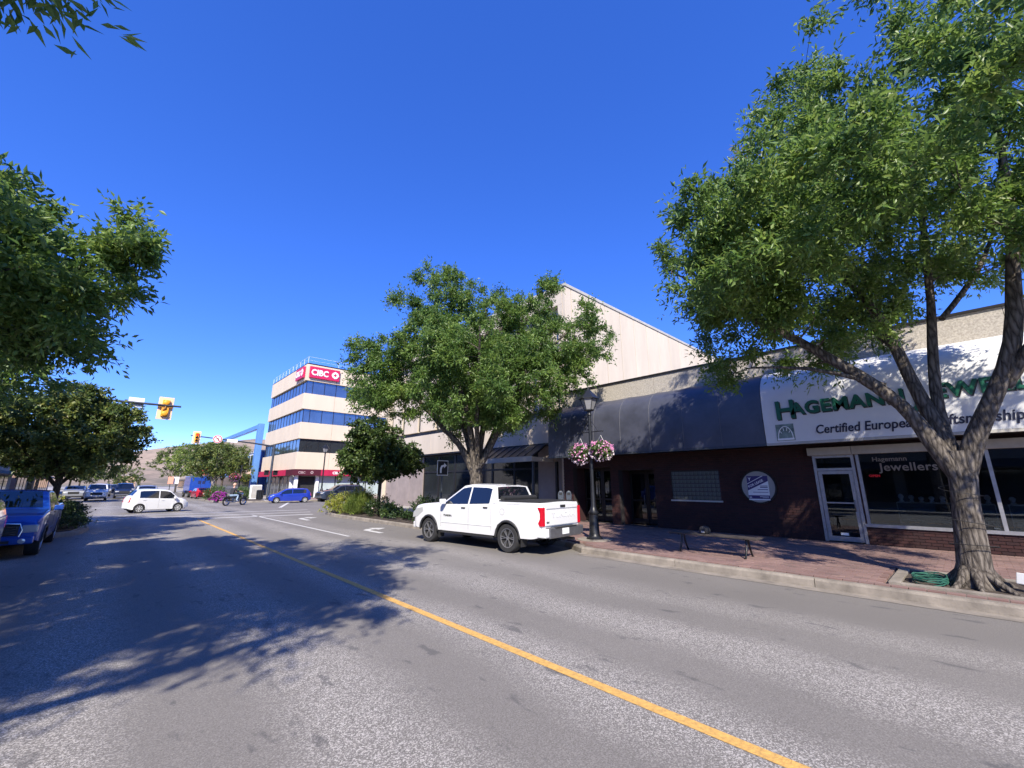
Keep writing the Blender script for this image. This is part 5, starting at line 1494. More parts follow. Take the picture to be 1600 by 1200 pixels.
# one continuous figure: pelvis, spine, head, arms to the grips, legs to the pegs
V_ = [(0, -.38, .84), (0, -.36, 1.04), (0, -.30, 1.26), (0, -.26, 1.38), (0, -.22, 1.48), (0, -.20, 1.58), (0, -.19, 1.68),
      (.19, -.27, 1.32), (.27, -.08, 1.15), (.33, .20, 1.13), (.35, .27, 1.11), (-.19, -.27, 1.32), (-.27, -.08, 1.15), (-.33, .20, 1.13), (-.35, .27, 1.11),
      (.12, -.34, .82), (.22, .06, .82), (.22, -.04, .42), (.22, .10, .36), (-.12, -.34, .82), (-.22, .06, .82), (-.22, -.04, .42), (-.22, .10, .36)]
E_ = [(0, 1), (1, 2), (2, 3), (3, 4), (4, 5), (5, 6), (2, 7), (7, 8), (8, 9), (9, 10), (2, 11), (11, 12), (12, 13), (13, 14), (0, 15), (15, 16), (16, 17), (17, 18), (0, 19), (19, 20), (20, 21), (21, 22)]
R_s = [.15, (.17, .12), (.17, .12), .075, .06, .095, .085, .075, .052, .042, .035, .075, .052, .042, .035, .10, .075, .055, .042, .10, .075, .055, .042]
body = skin_body('body', E_, V_, R_s, rd, M_SHIRT)
body.data.materials.append(M_JEANS); body.data.materials.append(M_SKIN); body.data.materials.append(M_WHITE)
for p in body.data.polygons:
    c = p.center
    if c.z > 1.42: p.material_index = 2
    elif c.y > -.02 and c.z < .47: p.material_index = 3
    elif c.z < .90: p.material_index = 1
    elif abs(c.x) > .26 and c.y > .02: p.material_index = 2
MB().lathe([(.001, .17), (.07, .16), (.115, .10), (.13, .03), (.125, -.03), (.11, -.05)], 16, c=(0, -.21, 1.66)).build('helmet', M_HAIR, rd, smooth=60)
# fingers closed on the grips
for sx in (1, -1):
    f = MB()
    for k in range(4):
        x_ = sx * (.30 + k * .022)
        f.tube([(x_, .24, 1.13), (x_, .30, 1.125), (x_, .315, 1.10), (x_, .28, 1.08)], .011, 6)
    f.tube([(sx * .30, .23, 1.11), (sx * .275, .26, 1.10), (sx * .28, .28, 1.09)], .012, 6)
    f.build('hand', M_SKIN, rd, smooth=60)

# ------------------------------------------------------------------ street furniture
def street_lamp(label, loc, sc_=1.0, arms=True):
    r = thing('street_lamp', label, 'street lamp', loc, scale=(sc_, sc_, sc_), group='lantern street lamps')
    MB().lathe([(.24, 0), (.24, .05), (.19, .08), (.17, .12), (.15, .18), (.13, .70), (.15, .73), (.15, .78), (.10, .84), (.07, .95), (.055, 1.6), (.048, 3.7), (.075, 3.72), (.05, 3.78), (.06, 3.86)], 18).build('post', M_BLACK, r, smooth=35)
    ln = MB()
    # four-sided lantern frame, wider at the top
    for k in range(6):
        a = rad(60 * k)
        ln.tube([(.14 * math.cos(a), .14 * math.sin(a), 3.87), (.265 * math.cos(a), .265 * math.sin(a), 4.23)], .011, 5)
    ln.lathe([(.12, 3.85), (.155, 3.86), (.155, 3.89), (.12, 3.89)], 6)
    ln.lathe([(.255, 4.22), (.315, 4.225), (.315, 4.25), (.28, 4.28), (.09, 4.50), (.065, 4.52), (.065, 4.56), (.03, 4.55), (.035, 4.58), (.001, 4.66)], 6)
    lan = ln.build('lantern', M_BLACK, r, smooth=20)
    for k in range(6):
        a, b = rad(60 * k), rad(60 * (k + 1))
        MB().quad((.135 * math.cos(a), .135 * math.sin(a), 3.885), (.135 * math.cos(b), .135 * math.sin(b), 3.885), (.256 * math.cos(b), .256 * math.sin(b), 4.225), (.256 * math.cos(a), .256 * math.sin(a), 4.225)).build('pane', M_LAMPGLASS, lan)
    if arms:
        MB().tube([(0, -.46, 3.18), (0, .46, 3.18)], .016, 6).build('cross_arm', M_BLACK, r)
        for sg_ in (1, -1):
            MB().lathe([(.001, -.03), (.03, 0), (.001, .03)], 8, axis='y', c=(0, sg_ * .47, 3.18)).build('finial', M_BLACK, r, smooth=60)
            MB().tube([(0, sg_ * .06, 3.52), (0, sg_ * .30, 3.19)], .012, 6).build('stay', M_BLACK, r)
    return r
def hanging_basket(label, loc, seed, sc_=1.0, petals=(M_PETAL_PINK, M_PETAL_WHITE), rad_=.30):
    rng = np.random.default_rng(seed)
    r = thing('hanging_basket', label, 'flower basket', loc, scale=(sc_, sc_, sc_), group='hanging flower baskets')
    MB().lathe([(.03, -.10), (.14, -.08), (.20, .0), (.22, .08), (.20, .09)], 16).build('bowl', M_PLASTIC, r, smooth=50)
    for k in range(3):
        a = rad(120 * k + 20)
        MB().tube([(.21 * math.cos(a), .21 * math.sin(a), .08), (0, 0, .44)], .006, 4).build('chain', M_STEEL, r)
    d = rng.normal(size=(150, 3)); d /= np.linalg.norm(d, axis=1, keepdims=True)
    C = d * np.array([rad_, rad_, rad_ * .72]) * rng.uniform(.5, 1.05, (150, 1)) + np.array([0, 0, .05])
    C[:, 2] -= .5 * np.maximum(0, np.hypot(C[:, 0], C[:, 1]) - .22)
    V = clump_leaves(rng, C, [.10] * 150, 24, .06, .035, droop=.6)
    me = tri_mesh('foliage', V, 4); me.materials.append(M_LEAF_HEDGE); link('foliage', me, r)
    for m_, n, z0 in ((petals[0], 85, .02), (petals[1], 75, -.09)):
        d = rng.normal(size=(n, 3)); d /= np.linalg.norm(d, axis=1, keepdims=True)
        P = d * np.array([rad_, rad_, rad_ * .75]) * rng.uniform(1.0, 1.18, (n, 1)) + np.array([0, 0, z0 + .03])
        P = np.repeat(P, 5, axis=0); D = np.repeat(d, 5, axis=0) * .4 + rng.normal(size=(n * 5, 3)) * .8
        V = leaf_array(rng, P, D, .045, .045)
        me = tri_mesh('blossoms', V, 4); me.materials.append(m_); link('blossoms', me, r)
    return r
street_lamp('black lantern street lamp with flower baskets beside the white pickup', (10.7, 7.85, .15))
hanging_basket('left of the two pink and white flower baskets on the near lamp', (10.7, 8.24, 2.68), 1, 1.08)
hanging_basket('right of the two pink and white flower baskets on the near lamp', (10.7, 7.46, 2.74), 2, 1.05)
# round concrete footing of the lamp
simple('lamp_footing', MB().lathe([(.52, -.02), (.52, .012), (.49, .02), (.001, .02)], 28, c=(0, 0, 0)), M_CONC, 'round concrete footing disc under the near lantern lamp', 'footing', loc=(10.7, 7.85, .15))
street_lamp('distant lantern street lamp in front of the bank windows', (16.3, 46.9, .1), 1.28, arms=False)

pmr = thing('parking_meter', 'twin headed grey parking meter behind the white pickup tailgate', 'parking meter', (9.98, 8.35, .15), rad(-50))
MB().tube([(0, 0, 0), (0, 0, 1.05)], .03, 10).build('post', M_STEEL, pmr)
MB().tube([(-.13, 0, 1.10), (0, 0, 1.03), (.13, 0, 1.10)], .02, 6).build('yoke', M_DKMETAL, pmr)
for sx in (1, -1):
    hd = MB(); hd.prism([(-.075, 1.10), (.075, 1.10), (.085, 1.28), (.07, 1.35), (.035, 1.395), (-.035, 1.395), (-.07, 1.35), (-.085, 1.28)], 'y', -.05, .05)
    ho = hd.build('meter_head', M_GREYPOLE, pmr, bevel=.012)
    ho.location = (sx * .12, 0, 0)
    box('display', (-.045, .045, -.056, -.05, 1.28, 1.34), M_DKINT, ho)

bn = thing('bench', 'backless dark slatted bench with splayed iron legs on the brick sidewalk', 'bench', (10.62, 4.36, .15))
for k in range(4):
    box('slat', (-.20 + k * .105, -.11 + k * .105, -1.0, 1.0, .40, .435), M_WOODDK, bn, bevel=.008)
for sy in (-.74, .74):
    for sx in (1, -1):
        MB().tube([(sx * .06, sy, .41), (sx * .09, sy, .22), (sx * .21, sy, .02), (sx * .26, sy, .0)], .022, 8).build('leg', M_BLACK, bn, smooth=50)
    MB().tube([(-.22, sy, .405), (.22, sy, .405)], .022, 8).build('cross_bar', M_BLACK, bn)
bg_ = thing('bag', 'small dark bag with a pale flap left on the bench', 'bag', (10.62, 4.55, .615))
MB().lathe([(.08, 0), (.12, .02), (.13, .09), (.10, .15), (.04, .17)], 12).build('pouch', M_DKINT, bg_, smooth=60)
box('flap', (-.13, -.10, -.04, .04, .02, .07), M_CREAMMETAL, bg_, bevel=.01)
bg_.location.z = .15 + .437

# right-turn sign
ts = thing('turn_sign', 'black and white right turn arrow sign in front of the store', 'sign', (10.5, 15.7, .15), rad(-8))
box('post', (-.03, .03, 0, .03, 0, 2.62), M_GREYPOLE, ts)
box('plate', (-.26, .26, -.035, -.02, 1.96, 2.60), M_WHITE, ts, bevel=.004)
box('black_face', (-.235, .235, -.041, -.036, 1.985, 2.575), M_DKINT, ts)
ap = [(-.13, 2.06), (-.05, 2.06), (-.05, 2.22), (-.02, 2.31), (.06, 2.345), (.06, 2.27), (.19, 2.39), (.06, 2.50), (.06, 2.425), (-.07, 2.385), (-.13, 2.27)]
b_ = MB(); b_.prism(ap, 'y', -.047, -.042); b_.build('arrow', M_WHITE, ts)

# signals
def signal_head(parent, loc, back_view, lit=None):
    h = MB(); h.box(-.17, .17, -.12, .10, -.50, .50)
    hd = h.build('signal_head', M_SIGY, parent, bevel=.02); hd.location = loc; hd.scale = (.86, .86, .86)
    f = MB()
    f.box(-.36, .36, .02, .04, -.68, .68)
    bp = f.build('backboard', M_SIGO if True else M_SIGY, hd, bevel=.01)
    sy = 1 if back_view else -1
    yy0 = .10 if back_view else -.12
    for k, z in enumerate((.32, 0, -.32)):
        lens = M_REDLAMP if (k == 0 and lit == 'red') else M_DKLAMP
        MB().lathe([(.001, 0), (.12, 0), (.12, .02), (.001, .02)], 18, axis='y', c=(0, (-.12 if not back_view else .10) + (-.02 if not back_view else .02), z)).build('lens', lens, hd)
        v = MB(); rows = []
        for q in range(9):
            a = rad(-10 + 200 * q / 8)
            rows.append([(.135 * math.cos(a), yy0, z + .135 * math.sin(a)), (.135 * math.cos(a), yy0 + sy * .22, z + .135 * math.sin(a) - .02)])
        v.grid(rows); v.build('visor', M_SIGY, hd, smooth=60)
    return hd
# near-left mast, seen from behind
ma = thing('traffic_signal', 'yellow traffic signal seen from behind on an arm above the left tree', 'traffic signal', (-2.6, 28.0, .14))
MB().lathe([(.2, 0), (.2, .05), (.13, .1), (.10, 3), (.085, 5.7)], 14).build('pole', M_GREYPOLE, ma, smooth=40)
MB().tube([(0, 0, 5.45), (1.2, 0, 5.58), (4.65, 0, 5.60)], [.075, .065, .05], 10).build('mast_arm', M_GREYPOLE, ma, smooth=40)
h_ = signal_head(ma, (4.02, .10, 5.46), True)
hb = MB()
box('hinge_bracket', (-.37, .37, -.125, -.10, .02, .12), M_SIGHOOD, h_); 
MB().tube([(0, -.10, .14), (0, -.16, .0), (-.1, -.12, -.14)], .05, 8).build('signal_clamp', M_SIGHOOD, h_, smooth=50)
for z in (.33, -.33): MB().lathe([(.15, .0), (.13, -.06), (.05, -.09), (.001, -.09)], 16, axis='y', c=(0, -.12, z)).build('back_dome', M_SIGY, h_, smooth=50)
box('name_plate', (2.55, 3.15, .07, .09, 5.38, 5.86), M_WHITE, ma)
box('plate_clamp', (2.55, 3.15, -.03, .07, 5.52, 5.60), M_DKMETAL, ma)
# far-right mast facing us
mb_ = thing('traffic_signal', 'traffic signal with red lit on a long arm from the bank corner', 'traffic signal', (12.1, 50.2, .14))
MB().lathe([(.22, 0), (.22, .05), (.15, .1), (.12, 3), (.10, 5.75)], 14).build('pole', M_GREYPOLE, mb_, smooth=40)
MB().tube([(0, 0, 5.5), (-2, -.05, 5.72), (-7.3, -.1, 6.12)], [.09, .075, .05], 10).build('mast_arm', M_GREYPOLE, mb_, smooth=40)
signal_head(mb_, (-6.85, -.25, 5.95), False, 'red')
nl = MB().lathe([(.40, 0), (.40, .02)], 24, axis='y', c=(-5.15, -.16, 5.92)).build('turn_ban_sign', M_WHITE, mb_)
MB().lathe([(.36, -.01), (.29, -.01), (.29, -.004), (.36, -.004)], 24, axis='y', c=(-5.15, -.16, 5.92), cap=False).build('red_ring', mat('sign_red', (.6, .02, .03), .5), nl)
MB().tube([(-5.37, -.175, 6.14), (-4.93, -.175, 5.70)], .03, 4).build('red_bar', MATS['sign_red'], nl)
MB().tube([(-5.05, -.168, 5.74), (-5.05, -.168, 5.95), (-5.25, -.168, 6.0)], .035, 4).build('arrow', M_DKINT, nl)
box('street_name_blade', (-4.35, -3.45, -.16, -.13, 5.68, 5.98), M_WHITE, mb_)
for sx in (-.42, .42):
    w = box('walk_signal', (sx - .2, sx + .2, -.12, .12, 2.5, 3.0), M_DKMETAL, mb_, bevel=.02)
    box('walk_visor', (sx - .22, sx + .22, -.26, -.12, 2.94, 3.0), M_DKMETAL, w)
# bin, newspaper box, signs and planters at the far corner
tb_ = thing('litter_bin', 'black slatted litter bin left of the bank signal pole', 'bin', (11.5, 50.9, .14))
MB().lathe([(.28, 0), (.30, .05), (.32, .85), (.34, .88), (.34, .95), (.22, 1.0)], 18).build('drum', M_BLACK, tb_, smooth=35)
for k in range(12):
    a = rad(30 * k); MB().tube([(.315 * math.cos(a), .315 * math.sin(a), .06), (.335 * math.cos(a), .335 * math.sin(a), .86)], .014, 4).build('slat', M_GREYPOLE, tb_)
ub = thing('utility_cabinet', 'white utility cabinet standing behind the black litter bin', 'cabinet', (11.35, 52.3, .14))
box('case', (-.5, .5, -.35, .35, .05, 1.5), M_WHITE, ub, bevel=.03); box('plinth', (-.55, .55, -.4, .4, 0, .05), M_CONC, ub); box('door', (-.44, .44, -.365, -.35, .15, 1.4), M_CREAMMETAL, ub)
shrub('flower_planter', 'mound of purple flowers behind the motorcycle rear wheel', (7.75, 49.6, .15), .75, .7, .85, 90, 22, (.10, .06), M_LEAF_HEDGE, 31, 'flowers', flowers=(M_PETAL_PURPLE, 700, .10))
shrub('clipped_hedge', 'clipped green shrub left of the purple flowers at the far corner', (8.2, 55.3, .15), 1.0, 1.5, 1.35, 120, 40, (.10, .06), M_LEAF_HEDGE, 32, 'shrub')
shrub('clipped_hedge', 'clipped green shrub between the motorcycle and the litter bin', (10.5, 53.2, .15), .9, 1.0, 1.35, 110, 40, (.10, .06), M_LEAF_HEDGE, 33, 'shrub')
hanging_basket('red hanging flower basket over the far corner', (9.6, 54.0, 2.45), 41, 1.5, (M_PETAL_RED, M_PETAL_PINK))
hanging_basket('yellowish hanging flower basket right of the red one', (10.8, 55.0, 2.45), 42, 1.5, (M_LEAF_YEL, M_LEAF_LIME))
bp_ = thing('basket_post', 'dark post with arms holding the red and yellowish baskets', 'post', (10.2, 54.6, .14))
MB().tube([(0, 0, 0), (0, 0, 3.6)], .06, 8).build('post', M_BLACK, bp_)
MB().tube([(-.6, -.6, 3.1), (0, 0, 3.2), (.6, .4, 3.1)], .025, 6).build('cross_arm', M_BLACK, bp_)
for k, (x_, y_, mm_, lab) in enumerate(((5.2, 66.6, mat('peach_sign', (.75, .35, .25), .6), 'salmon notice board on a post left of the blue truck'), (5.75, 66.8, M_WHITE, 'white notice board on a post beside the salmon one'))):
    q = thing('notice_board', lab, 'sign', (x_, y_, 0))
    box('post', (-.04, .04, -.02, .02, 0, 2.6), M_GREYPOLE, q); box('board', (-.26, .26, -.05, -.02, 1.75, 2.6), mm_, q)
bfl = thing('banner_pole', 'red banner on a pole above the blue truck', 'banner', (10.1, 76.5, .14))
MB().tube([(0, 0, 0), (0, 0, 4.2)], .05, 8).build('pole', M_GREYPOLE, bfl); box('banner', (-.75, -.08, -.02, .02, 2.9, 3.9), mat('banner_red', (.5, .02, .04), .7), bfl); box('arm', (-.8, 0, -.015, .015, 3.9, 3.94), M_GREYPOLE, bfl)

# light string and junction box on the big tree
wire = MB()
for k, z0 in enumerate((.55, .95, 1.5)):
    pts = [(.30 * math.cos(a) * (1 - z0 * .10), .30 * math.sin(a) * (1 - z0 * .10), z0 + .10 * math.sin(a * .5 + k)) for a in [rad(15 * q) for q in range(25)]]
    wire.tube(pts, .006, 4)
simple('light_string', wire, M_DKINT, 'thin dark wire of fairy lights wound round the big right trunk', 'wire', loc=(10.47, .12, .15))
jb = thing('junction_box', 'small white electric box leaning at the foot of the big right tree', 'box', (10.42, -.32, .14), rad(-30))
o_ = box('case', (-.06, .06, -.09, .09, .10, .27), M_WHITE, jb, bevel=.012); o_.rotation_euler = (0, .35, 0)
MB().tube([(0, 0, 0), (0, 0, .12)], .012, 6).build('conduit', M_STEEL, jb)
gc = MB(); random.seed(8)
pts = [(.32 * math.cos(t * 1.9) * (1 + .2 * math.sin(t * .7)), .22 * math.sin(t * 1.9), .02 + .012 * t * .4 + .02 * math.sin(t * 3)) for t in [i * .35 for i in range(60)]]
gc.tube(pts, .009, 5)
simple('coiled_cable', gc, mat('green_cable', (.02, .10, .07), .6), 'coil of green cable lying in the tree pit left of the trunk', 'cable', loc=(10.25, .72, .14))

# ------------------------------------------------------------------ trees and shrubs
def RFo(r, f): return (r * R_[0] + f * F_[0], r * R_[1] + f * F_[1])
def limb_rf(pts): return [(*RFo(r, f), z, w) for r, f, z, w in pts]
def blob_rf(bl):
    out = []
    for r, f, z, a, b, c, *w in bl:
        x_, y_ = RFo(r, f); out.append((x_, y_, z, a, b, c, *(w if w else [a * b * c])))
    return out
# big ash at the right, its trunk in the paving
make_tree('ash_tree', 'big leaning ash tree in front of the jewellery shop at right', (10.47, .2, .14),
    [[(0, 0, -.1, .36), (0, -.01, .10, .25), (0, -.04, .5, .20), (0, -.10, 1.2, .178), (0, -.16, 1.8, .185), (.02, -.16, 2.15, .17)],
     [(-.08, .06, .32, .10), (-.26, .16, .06, .05), (-.52, .30, -.06, .03)], [(-.06, -.10, .32, .10), (-.24, -.28, .05, .05), (-.45, -.55, -.06, .03)], [(.08, -.1, .32, .10), (.22, -.32, .05, .05), (.4, -.5, -.06, .03)], [(.06, .08, .32, .1), (.22, .28, .05, .05), (.38, .5, -.06, .03)], [(-.12, -.02, .3, .1), (-.34, -.06, .04, .05), (-.62, -.12, -.06, .03)],
     [(0, -.10, 1.75, .15), (-.05, .10, 2.45, .13), (-.15, .32, 2.95, .11), (-.3, .95, 3.75, .10), (-.5, 1.7, 4.5, .08), (-.8, 2.9, 5.6, .06), (-1.0, 3.8, 6.6, .035)],
     [(0, -.08, 2.0, .14), (.12, .02, 2.7, .125), (.2, .22, 3.6, .105), (.25, .35, 4.6, .085), (.3, .9, 6.0, .06), (.2, 1.6, 7.8, .035)],
     [(.05, -.12, 2.1, .10), (.3, -.05, 2.9, .085), (.4, -.15, 4.2, .075), (.4, -.35, 5.4, .06), (.3, -.5, 7.5, .045), (.1, -.4, 9.4, .02)],
     [(0, -.20, 1.8, .15), (-.05, -.45, 2.4, .135), (-.1, -.80, 3.1, .12), (-.15, -1.10, 3.8, .11), (-.2, -1.25, 4.8, .09), (-.4, -1.5, 6.6, .06), (-.4, -1.6, 9, .03)],
     [(-.1, -.85, 3.15, .10), (-.3, -1.35, 3.9, .085), (-1.0, -2.2, 5.2, .06), (-1.6, -3.0, 6.8, .03)],
     [(-.2, .6, 3.4, .05), (-.6, 1.6, 3.9, .035), (-.6, 2.6, 4.1, .02)],
     [(.3, .4, 4.2, .05), (1.4, .9, 5.4, .04), (2.4, 1.3, 6.6, .02)], [(.3, -.4, 4.6, .05), (1.5, -1.2, 6.0, .04), (2.3, -1.6, 7.2, .02)]],
    [(-.2, 2.55, 6.7, 2.2, 1.8, 1.9), (-.5, 2.6, 5.3, 1.4, 1.0, .65, 2.0), (-3.0, .9, 5.9, 1.6, 1.6, 1.0, 5.5), (-2.8, -1.4, 6.1, 1.7, 1.9, 1.3, 6), (-2.1, 2.1, 5.7, 1.3, 1.1, .9, 2.4), (0, 1.2, 8.3, 2.6, 2.2, 1.9), (0, -.6, 9.3, 2.6, 2.4, 1.9), (-.3, -2.3, 7.9, 2.6, 2.4, 2.4), (.8, .3, 6.4, 3.0, 2.6, 1.5), (-1.6, 1.2, 6.8, 1.9, 1.9, 1.5), (-.2, 1.7, 4.6, 1.4, 1.3, .5, 1.6), (-.6, -2.3, 5.4, 2.0, 1.9, 1.0), (1.6, 1.4, 5.2, 1.6, 1.8, .9)],
    640, 250, (.128, .044), .55, M_LEAF_ASH, M_BARK, seed=4, lobes=44, group='ash street trees', side=18,
    extra=[([(-.4, 1.45 + .25 * q, 8.2 + .42 * q) for q in range(4)] + [(-.5, 1.2, 8.6), (-.4, 2.0, 8.8)], .5, 70, M_LEAF_YEL, 'yellow_leaves')])
# middle ash behind the white pickup
make_tree('ash_tree', 'broad many-limbed ash tree behind the white pickup', (10.4, 13.2, .14),
    [limb_rf([(0, 0, -.1, .34), (0, 0, .2, .29), (.02, 0, 1.0, .25), (.02, 0, 1.9, .26), (.02, 0, 2.2, .22)])] + [limb_rf(l) for l in (
     [(0, 0, 1.8, .17), (-.5, .1, 2.9, .13), (-1.5, .3, 4.0, .11), (-3.0, .4, 5.5, .07), (-4.2, .5, 6.4, .03)],
     [(0, 0, 2.0, .16), (-.35, -.3, 4.4, .12), (-1.2, -.6, 6.6, .09), (-1.8, -.7, 9.0, .03)],
     [(0, 0, 2.0, .15), (.7, -.2, 3.3, .12), (1.45, -.4, 5.0, .09), (2.6, -.5, 6.6, .07), (4.0, -.6, 8.0, .03)],
     [(.05, 0, 2.1, .15), (.25, .3, 4.3, .11), (.4, .6, 6.7, .08), (.2, .8, 9.8, .03)],
     [(.05, 0, 2.1, .12), (.9, .7, 4.2, .09), (1.9, 1.6, 6.2, .06), (2.6, 2.2, 7.6, .03)],
     [(0, 0, 2.1, .12), (-.7, .9, 4.2, .09), (-1.6, 1.9, 6.2, .06), (-2.2, 2.5, 7.4, .03)],
     [(0, 0, 2.1, .11), (.1, -1.0, 4.2, .08), (.2, -2.2, 6.0, .05), (.3, -3.0, 7.0, .03)])],
    blob_rf([(-3.4, .2, 6.3, 2.0, 2.0, 1.55), (-2.0, -.2, 8.9, 1.25, 1.4, 1.75), (.3, 0, 8.2, 1.7, 1.9, 1.7), (2.2, .2, 8.3, 1.4, 1.5, 1.5), (4.1, -.4, 7.2, 1.35, 1.5, 1.6), (-3.3, -.3, 4.9, 1.7, 1.5, .9), (0, -1.6, 6.3, 2.6, 1.6, 1.1), (0, 2.2, 6.6, 3.0, 1.5, 1.5), (2.3, -1.2, 6.3, 1.8, 1.5, 1.0), (-1.4, -1.2, 7.1, 1.7, 1.6, 1.1), (3.3, -.2, 5.9, 1.5, 1.4, .8), (-1.2, -1.9, 5.0, 1.6, 1.1, .7), (1.4, -2.0, 5.1, 1.5, 1.1, .7), (0, 1.8, 4.9, 2.4, 1.4, .8), (-.2, -1.5, 4.3, 1.8, 1.1, .55), (2.0, .2, 4.8, 1.6, 1.4, .7), (-4.5, .2, 5.9, 1.2, 1.5, 1.15)]),
    960, 200, (.135, .05), .50, M_LEAF_ASH, M_BARK, seed=9, lobes=34, group='ash street trees', side=14)
# small dark maple on the planted corner
make_tree('maple_tree', 'small dense dark maple between the yellow shrub and the store', (10.6, 21.8, .16),
    [[(0, 0, -.05, .13), (0, 0, .3, .10), (.03, 0, 1.9, .085), (.05, 0, 2.6, .07), (0, .1, 4.4, .02)],
     [(.03, 0, 1.6, .06), (.7, -.5, 2.5, .045), (1.5, -1.0, 3.2, .02)], [(.03, 0, 1.7, .06), (-.7, .6, 2.6, .045), (-1.4, 1.2, 3.5, .02)], [(.03, 0, 1.9, .05), (.4, .9, 2.9, .04), (.6, 1.5, 3.8, .02)], [(.03, 0, 1.8, .05), (-.3, -.9, 2.7, .04), (-.4, -1.6, 3.6, .02)]],
    blob_rf([(0, 0, 3.1, 2.1, 2.0, 1.25), (-.6, 0, 4.3, 1.4, 1.4, .95), (1.0, 0, 2.7, 1.6, 1.5, .85), (-1.2, .1, 2.9, 1.2, 1.3, 1.1)]),
    330, 110, (.13, .12), .40, M_LEAF_MAPLE, M_BARK2, seed=14, group=None)
# tall ash at the left, mostly above and behind the camera's left
make_tree('ash_tree', 'tall near ash on the left whose twigs hang in at the top corner', (-5.3, 1.3, .14),
    [[(0, 0, -.1, .34), (0, 0, .5, .27), (.05, 0, 3.0, .24), (.2, 0, 5.0, .20), (.4, .1, 8.0, .12), (.6, .2, 11, .04)],
     [(.1, 0, 3.6, .13), (1.4, .5, 5.6, .10), (2.8, 1.2, 7.0, .07), (4.0, 2.0, 8.2, .03)], [(.1, 0, 3.8, .13), (-1.3, .6, 6, .09), (-2.4, 1, 8, .04)], [(.1, 0, 4.0, .11), (.8, -1.8, 6.6, .08), (1.4, -2.8, 8.6, .03)], [(.2, 0, 4.4, .11), (.9, 1.8, 6.6, .08), (1.5, 3.0, 8.4, .03)],
     [(.1, 0, 3.6, .09), (2.0, 1.1, 5.4, .05), (3.3, 1.8, 5.4, .025), (4.0, 2.2, 5.0, .012), (4.6, 2.3, 4.85, .005)], [(3.3, 1.8, 5.4, .02), (4.0, 2.3, 5.25, .010), (4.6, 2.5, 5.2, .004)], [(3.3, 1.8, 5.4, .02), (3.6, 2.1, 5.0, .010), (3.9, 2.1, 4.75, .004)]],
    [(.3, .9, 8.7, 3.5, 3.2, 2.0, 10), (1.6, 1.2, 8.1, 2.3, 2.5, 1.4, 5), (-.8, .4, 7.2, 3.0, 2.8, 1.4, 5), (.5, -.5, 7.8, 2.6, 2.3, 1.8, 8)],
    560, 130, (.15, .06), .72, M_LEAF_ASH, M_BARK, seed=21, lobes=20, group='ash street trees',
    extra=[([(3.60 + .17 * (q % 6), 2.05 + .13 * (q // 6), 4.55 + .17 * (q // 6) + .05 * (q % 3)) for q in range(24)], .36, 60, M_LEAF_ASH, 'twig_leaves', (.12, .03))])
# second ash on the left, its crown filling the left edge
make_tree('ash_tree', 'spreading ash whose crown fills the left edge over the parked cars', (-5.45, 9.8, .14),
    [[(0, 0, -.1, .32), (0, 0, .5, .25), (0, 0, 2.4, .22), (.1, 0, 3.2, .19)],
     [(0, 0, 2.3, .14), (1.2, .1, 3.6, .11), (2.8, .1, 4.6, .08), (4.4, .2, 5.2, .03)], [(.1, 0, 3.0, .14), (.6, -.9, 4.8, .10), (1.2, -1.8, 6.2, .04)], [(.1, 0, 3.0, .14), (.2, .6, 5.2, .1), (.4, 1.0, 6.8, .04)], [(0, 0, 2.6, .12), (-1.4, .6, 4.4, .09), (-2.8, 1.0, 6.2, .03)], [(.1, 0, 2.8, .12), (1.2, 1.6, 4.6, .08), (2.2, 2.8, 5.8, .03)], [(.1, 0, 2.8, .12), (1.2, -1.6, 4.4, .08), (2.4, -2.8, 5.2, .03)]],
    [(3.1, .1, 4.95, 2.1, 2.3, 1.35), (1.5, 0, 5.7, 2.3, 2.4, 1.35), (.2, 0, 6.4, 2.2, 2.4, 1.2), (-1.6, 0, 5.8, 3.0, 3.2, 1.8), (1.6, -1.9, 4.6, 2.2, 1.9, 1.1), (1.8, 2.2, 5.0, 2.2, 2.0, 1.3), (4.2, .3, 4.35, .9, 1.3, .8, 2.0)],
    820, 180, (.135, .052), .52, M_LEAF_ASH, M_BARK, seed=25, lobes=30, group='ash street trees', side=12)
make_tree('ash_tree', 'shaded ash behind the crown at the left edge, above the blue pickup', (-5.2, 17.6, .14),
    [[(0, 0, -.1, .28), (0, 0, .5, .22), (0, 0, 2.4, .19), (.1, 0, 3.2, .16), (.2, 0, 7.5, .04)], [(0, 0, 2.4, .11), (1.4, .2, 4.0, .08), (2.8, .3, 5.2, .03)], [(0, 0, 2.6, .11), (-1.2, .6, 4.4, .08), (-2.4, 1.0, 6.0, .03)], [(0, 0, 2.8, .1), (.4, -1.5, 4.6, .07), (.8, -2.6, 6.0, .03)]],
    [(.2, 0, 5.3, 3.2, 3.2, 1.8), (1.6, -.2, 4.4, 2.0, 2.2, 1.1)],
    260, 100, (.17, .08), .66, M_LEAF_ASH, M_BARK, seed=27, group='ash street trees')
